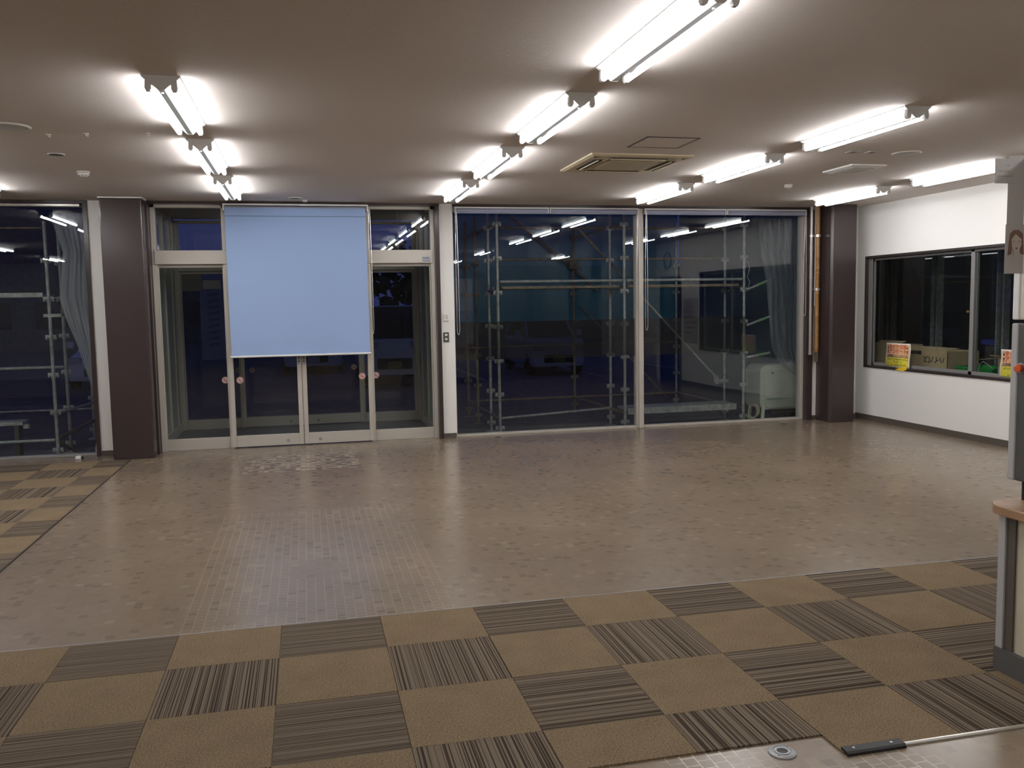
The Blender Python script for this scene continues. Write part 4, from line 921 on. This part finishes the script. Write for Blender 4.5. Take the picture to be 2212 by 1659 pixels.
# ---- cars
def car(name, cx, yf, d, L, Wd, H, kind, label, plate):
    """d=-1: nose towards the room (y = yf), d=+1: tail towards the room"""
    r = thing(name, (cx, yf+L/2, GZ), label, 'car', 'parked cars outside')
    def Y(t): return yf+t*L if d < 0 else yf+(1-t)*L
    h2 = Wd/2
    if kind == 'hatch': prof = [(0, .50, .56), (.02, .62, .60), (.20, .64, .64), (.5, .66, .66), (.85, .66, .66), (.98, .62, .60), (1, .50, .56)]
    elif kind == 'van': prof = [(0, .50, .56), (.02, .60, .60), (.12, .62, .62), (.5, .62, .62), (.9, .62, .62), (.99, .60, .60), (1, .5, .56)]
    else: prof = [(0, .46, .50), (.03, .52, .54), (.28, .62, .60), (.5, .64, .64), (.80, .66, .66), (.97, .62, .60), (1, .50, .52)]
    body = MB(); rings = []
    for t, zt, zz in prof:
        top = zt*H; lo = .14*H+.02; hw = h2*(.86 if t in (0, 1) else .95 if t < .04 or t > .96 else 1.0)
        y = Y(t); zb = GZ
        rings.append([(cx-hw*.94, y, zb+lo), (cx-hw, y, zb+lo+.12), (cx-hw, y, zb+top-.10), (cx-hw*.92, y, zb+top), (cx+hw*.92, y, zb+top), (cx+hw, y, zb+top-.10), (cx+hw, y, zb+lo+.12), (cx+hw*.94, y, zb+lo)])
    body.loft(rings); o = body.build('body', m_carw, r, bevel=.03, smooth=True)
    cab = {'hatch': [(.20, .62, .88), (.40, .99, .74), (.60, 1.0, .74), (.90, .97, .73), (.985, .62, .86)], 'van': [(.06, .60, .90), (.20, .98, .82), (.5, 1.0, .82), (.95, .99, .82), (.985, .60, .90)], 'sedan': [(.24, .60, .86), (.42, .97, .68), (.60, 1.0, .68), (.80, .95, .66), (.97, .62, .82)]}[kind]
    g = MB(); g.loft([[(cx-h2*.93, Y(t), GZ+.58*H), (cx-h2*w_, Y(t), GZ+zt*H), (cx+h2*w_, Y(t), GZ+zt*H), (cx+h2*.93, Y(t), GZ+.58*H)] for t, zt, w_ in cab]); g.build('windows', m_cark, r)
    rf = MB(); rf.loft([[(cx-h2*w_*1.01, Y(t), GZ+zt*H-.05), (cx-h2*w_*.97, Y(t), GZ+zt*H+.015), (cx+h2*w_*.97, Y(t), GZ+zt*H+.015), (cx+h2*w_*1.01, Y(t), GZ+zt*H-.05)] for t, zt, w_ in cab[1:-1]]); rf.build('roof', m_carw, r)
    for sx in (-1, 1):
        for (t0, z0, w0), (t1, z1, w1) in ((cab[0], cab[1]), (cab[-1], cab[-2])):
            MB().tube((cx+sx*h2*w0*1.0, Y(t0), GZ+z0*H), (cx+sx*h2*w1, Y(t1), GZ+z1*H), .035, 8).build('pillar', m_carw, r)
        for t in (.17, .82):
            wh = MB(); wx = cx+sx*(h2-.09)
            wh.lathe((wx, Y(t), GZ+.29), [(.12, -.085*1), (.27, -.085), (.29, -.06), (.29, .06), (.27, .085), (.12, .085)], 24, 'x'); ow = wh.build('wheel', m_tyre, r, smooth=True)
            MB().lathe((wx+sx*.075, Y(t), GZ+.29), [(.03, .02), (.18, .015), (.19, -.01)], 16, 'x').build('hubcap', m_silver, ow, shift=r.location, smooth=True)
        ye = Y(0 if d < 0 else 1); zl = .52*H if d < 0 else .55*H
        MB().box(cx+sx*h2*.70-.16, cx+sx*h2*.70+.16, ye-.015, ye+.10, GZ+zl-.13, GZ+zl+.02).build('lamp', m_lamp, r, bevel=.02)
        MB().box(cx+sx*(h2+.10)-.08, cx+sx*(h2+.10)+.08, Y(.27), Y(.27)+.10, GZ+.66*H, GZ+.77*H).build('mirror', m_carw, r, bevel=.03)
    MB().box(cx-.40, cx+.40, ye-.012, ye+.05, GZ+.22*H, GZ+.36*H).build('grille', m_black, r, bevel=.02)
    MB().box(cx-.165, cx+.165, ye-.024, ye-.010, GZ+.23*H, GZ+.23*H+.165).build('number_plate', plate, r)
    return r
m_wplate = mat('white_plate', (.5, .5, .48), .5)
car('car', 6.98, 17.0, -1, 3.4, 1.48, 1.50, 'hatch', 'white small car facing the left big window, seen dimly behind the scaffold', m_plate)
car('car', -4.0, 17.5, -1, 4.4, 1.70, 1.45, 'sedan', 'white saloon car partly visible low in the left window', m_wplate)
car('car', 2.62, 15.4, 1, 3.4, 1.48, 1.85, 'van', 'boxy van with its tail towards the right fixed door pane', m_plate)
car('car', .85, 20.2, -1, 4.4, 1.70, 1.50, 'sedan', 'white car whose bumper shows under the blue blind', m_wplate)
# ---- banner flag, background
r = thing('banner_flag', (-.62, 11, GZ), 'tall blue and white advertising flag outside the left door pane', 'flag')
MB().tube((-.62, 11.02, GZ), (-.62, 11.02, 2.35), .012, 8).build('pole', m_white, r); MB().lathe((-.62, 11.02, GZ), [(.2, 0), (.2, .05), (.05, .12)], 20).build('weight_base', m_dgrey, r)
MB().box(-1.04, -.63, 11.0, 11.006, .80, 2.25).build('cloth', mat('flag_cloth', (.12, .14, .34), .8), r)
b = MB()
for k in range(11): b.prism([(-.92, 2.12-.105*k), (-.74, 2.15-.105*k), (-.74, 2.105-.105*k), (-.92, 2.075-.105*k)], 'y', 10.996, 11.0)
b.build('print', mat('flag_blue', (.05, .07, .22), .8), r)
def building(x0, x1, y0, z1, label, roof):
    r = thing('building', ((x0+x1)/2, y0+3, GZ), label, 'building', 'buildings beyond the car park')
    MB().box(x0, x1, y0, y0+8, GZ, z1).build('wall', m_conc, r)
    MB().box(x0-.3, x1+.3, y0-.3, y0+8.3, z1, z1+.25).build('roof', m_dgrey, r)
    k = x0+.8
    while k+1.2 < x1:
        MB().box(k, k+1.1, y0-.05, y0, .9, 2.2).build('window', m_cark, r); k += 2.2
building(-26, -9.6, 42, 9.0, 'low dark building beyond the car park, behind the left window', 0)
building(-9, 4.0, 50, 4.0, 'low dark building beyond the car park, behind the doors', 0)
building(4.5, 10.4, 52, 1.1, 'very low dark shed beyond the tree behind the right door', 0)
building(11, 30, 40, 3.4, 'low dark building beyond the car park, behind the big windows', 0)
def tree(x, y, h, rad, label):
    r = thing('tree', (x, y, GZ), label, 'tree', 'trees beyond the car park')
    MB().tube((x, y, GZ), (x, y, GZ+h*.6), .16, 10, .09).build('trunk', m_dark, r)
    b = MB(); rnd = random.Random(int(x*10))
    for k in range(320):
        a, e_, q = rnd.uniform(0, 6.28), math.asin(rnd.uniform(-1, 1)), rad*rnd.uniform(.55, 1.05)
        c_ = Vector((x+q*math.cos(a)*math.cos(e_), y+q*math.sin(a)*math.cos(e_), GZ+h*.7+q*.9*math.sin(e_)))
        u = Vector((rnd.gauss(0, 1), rnd.gauss(0, 1), rnd.gauss(0, 1))).normalized(); v = u.cross(Vector((rnd.gauss(0, 1), .3, .5))).normalized(); s_ = rad*rnd.uniform(.14, .26)
        b.add([c_-u*s_, c_-v*s_*.6, c_+u*s_, c_+v*s_*.6], [(0, 1, 2, 3)])
    b.build('crown', m_leaf, r, fix=False)
tree(5.6, 44, 5.2, 1.9, 'dark tree beyond the van, seen through the right door pane')
tree(-.5, 34, 4.0, 1.6, 'dark tree beyond the car park, behind the left door pane')
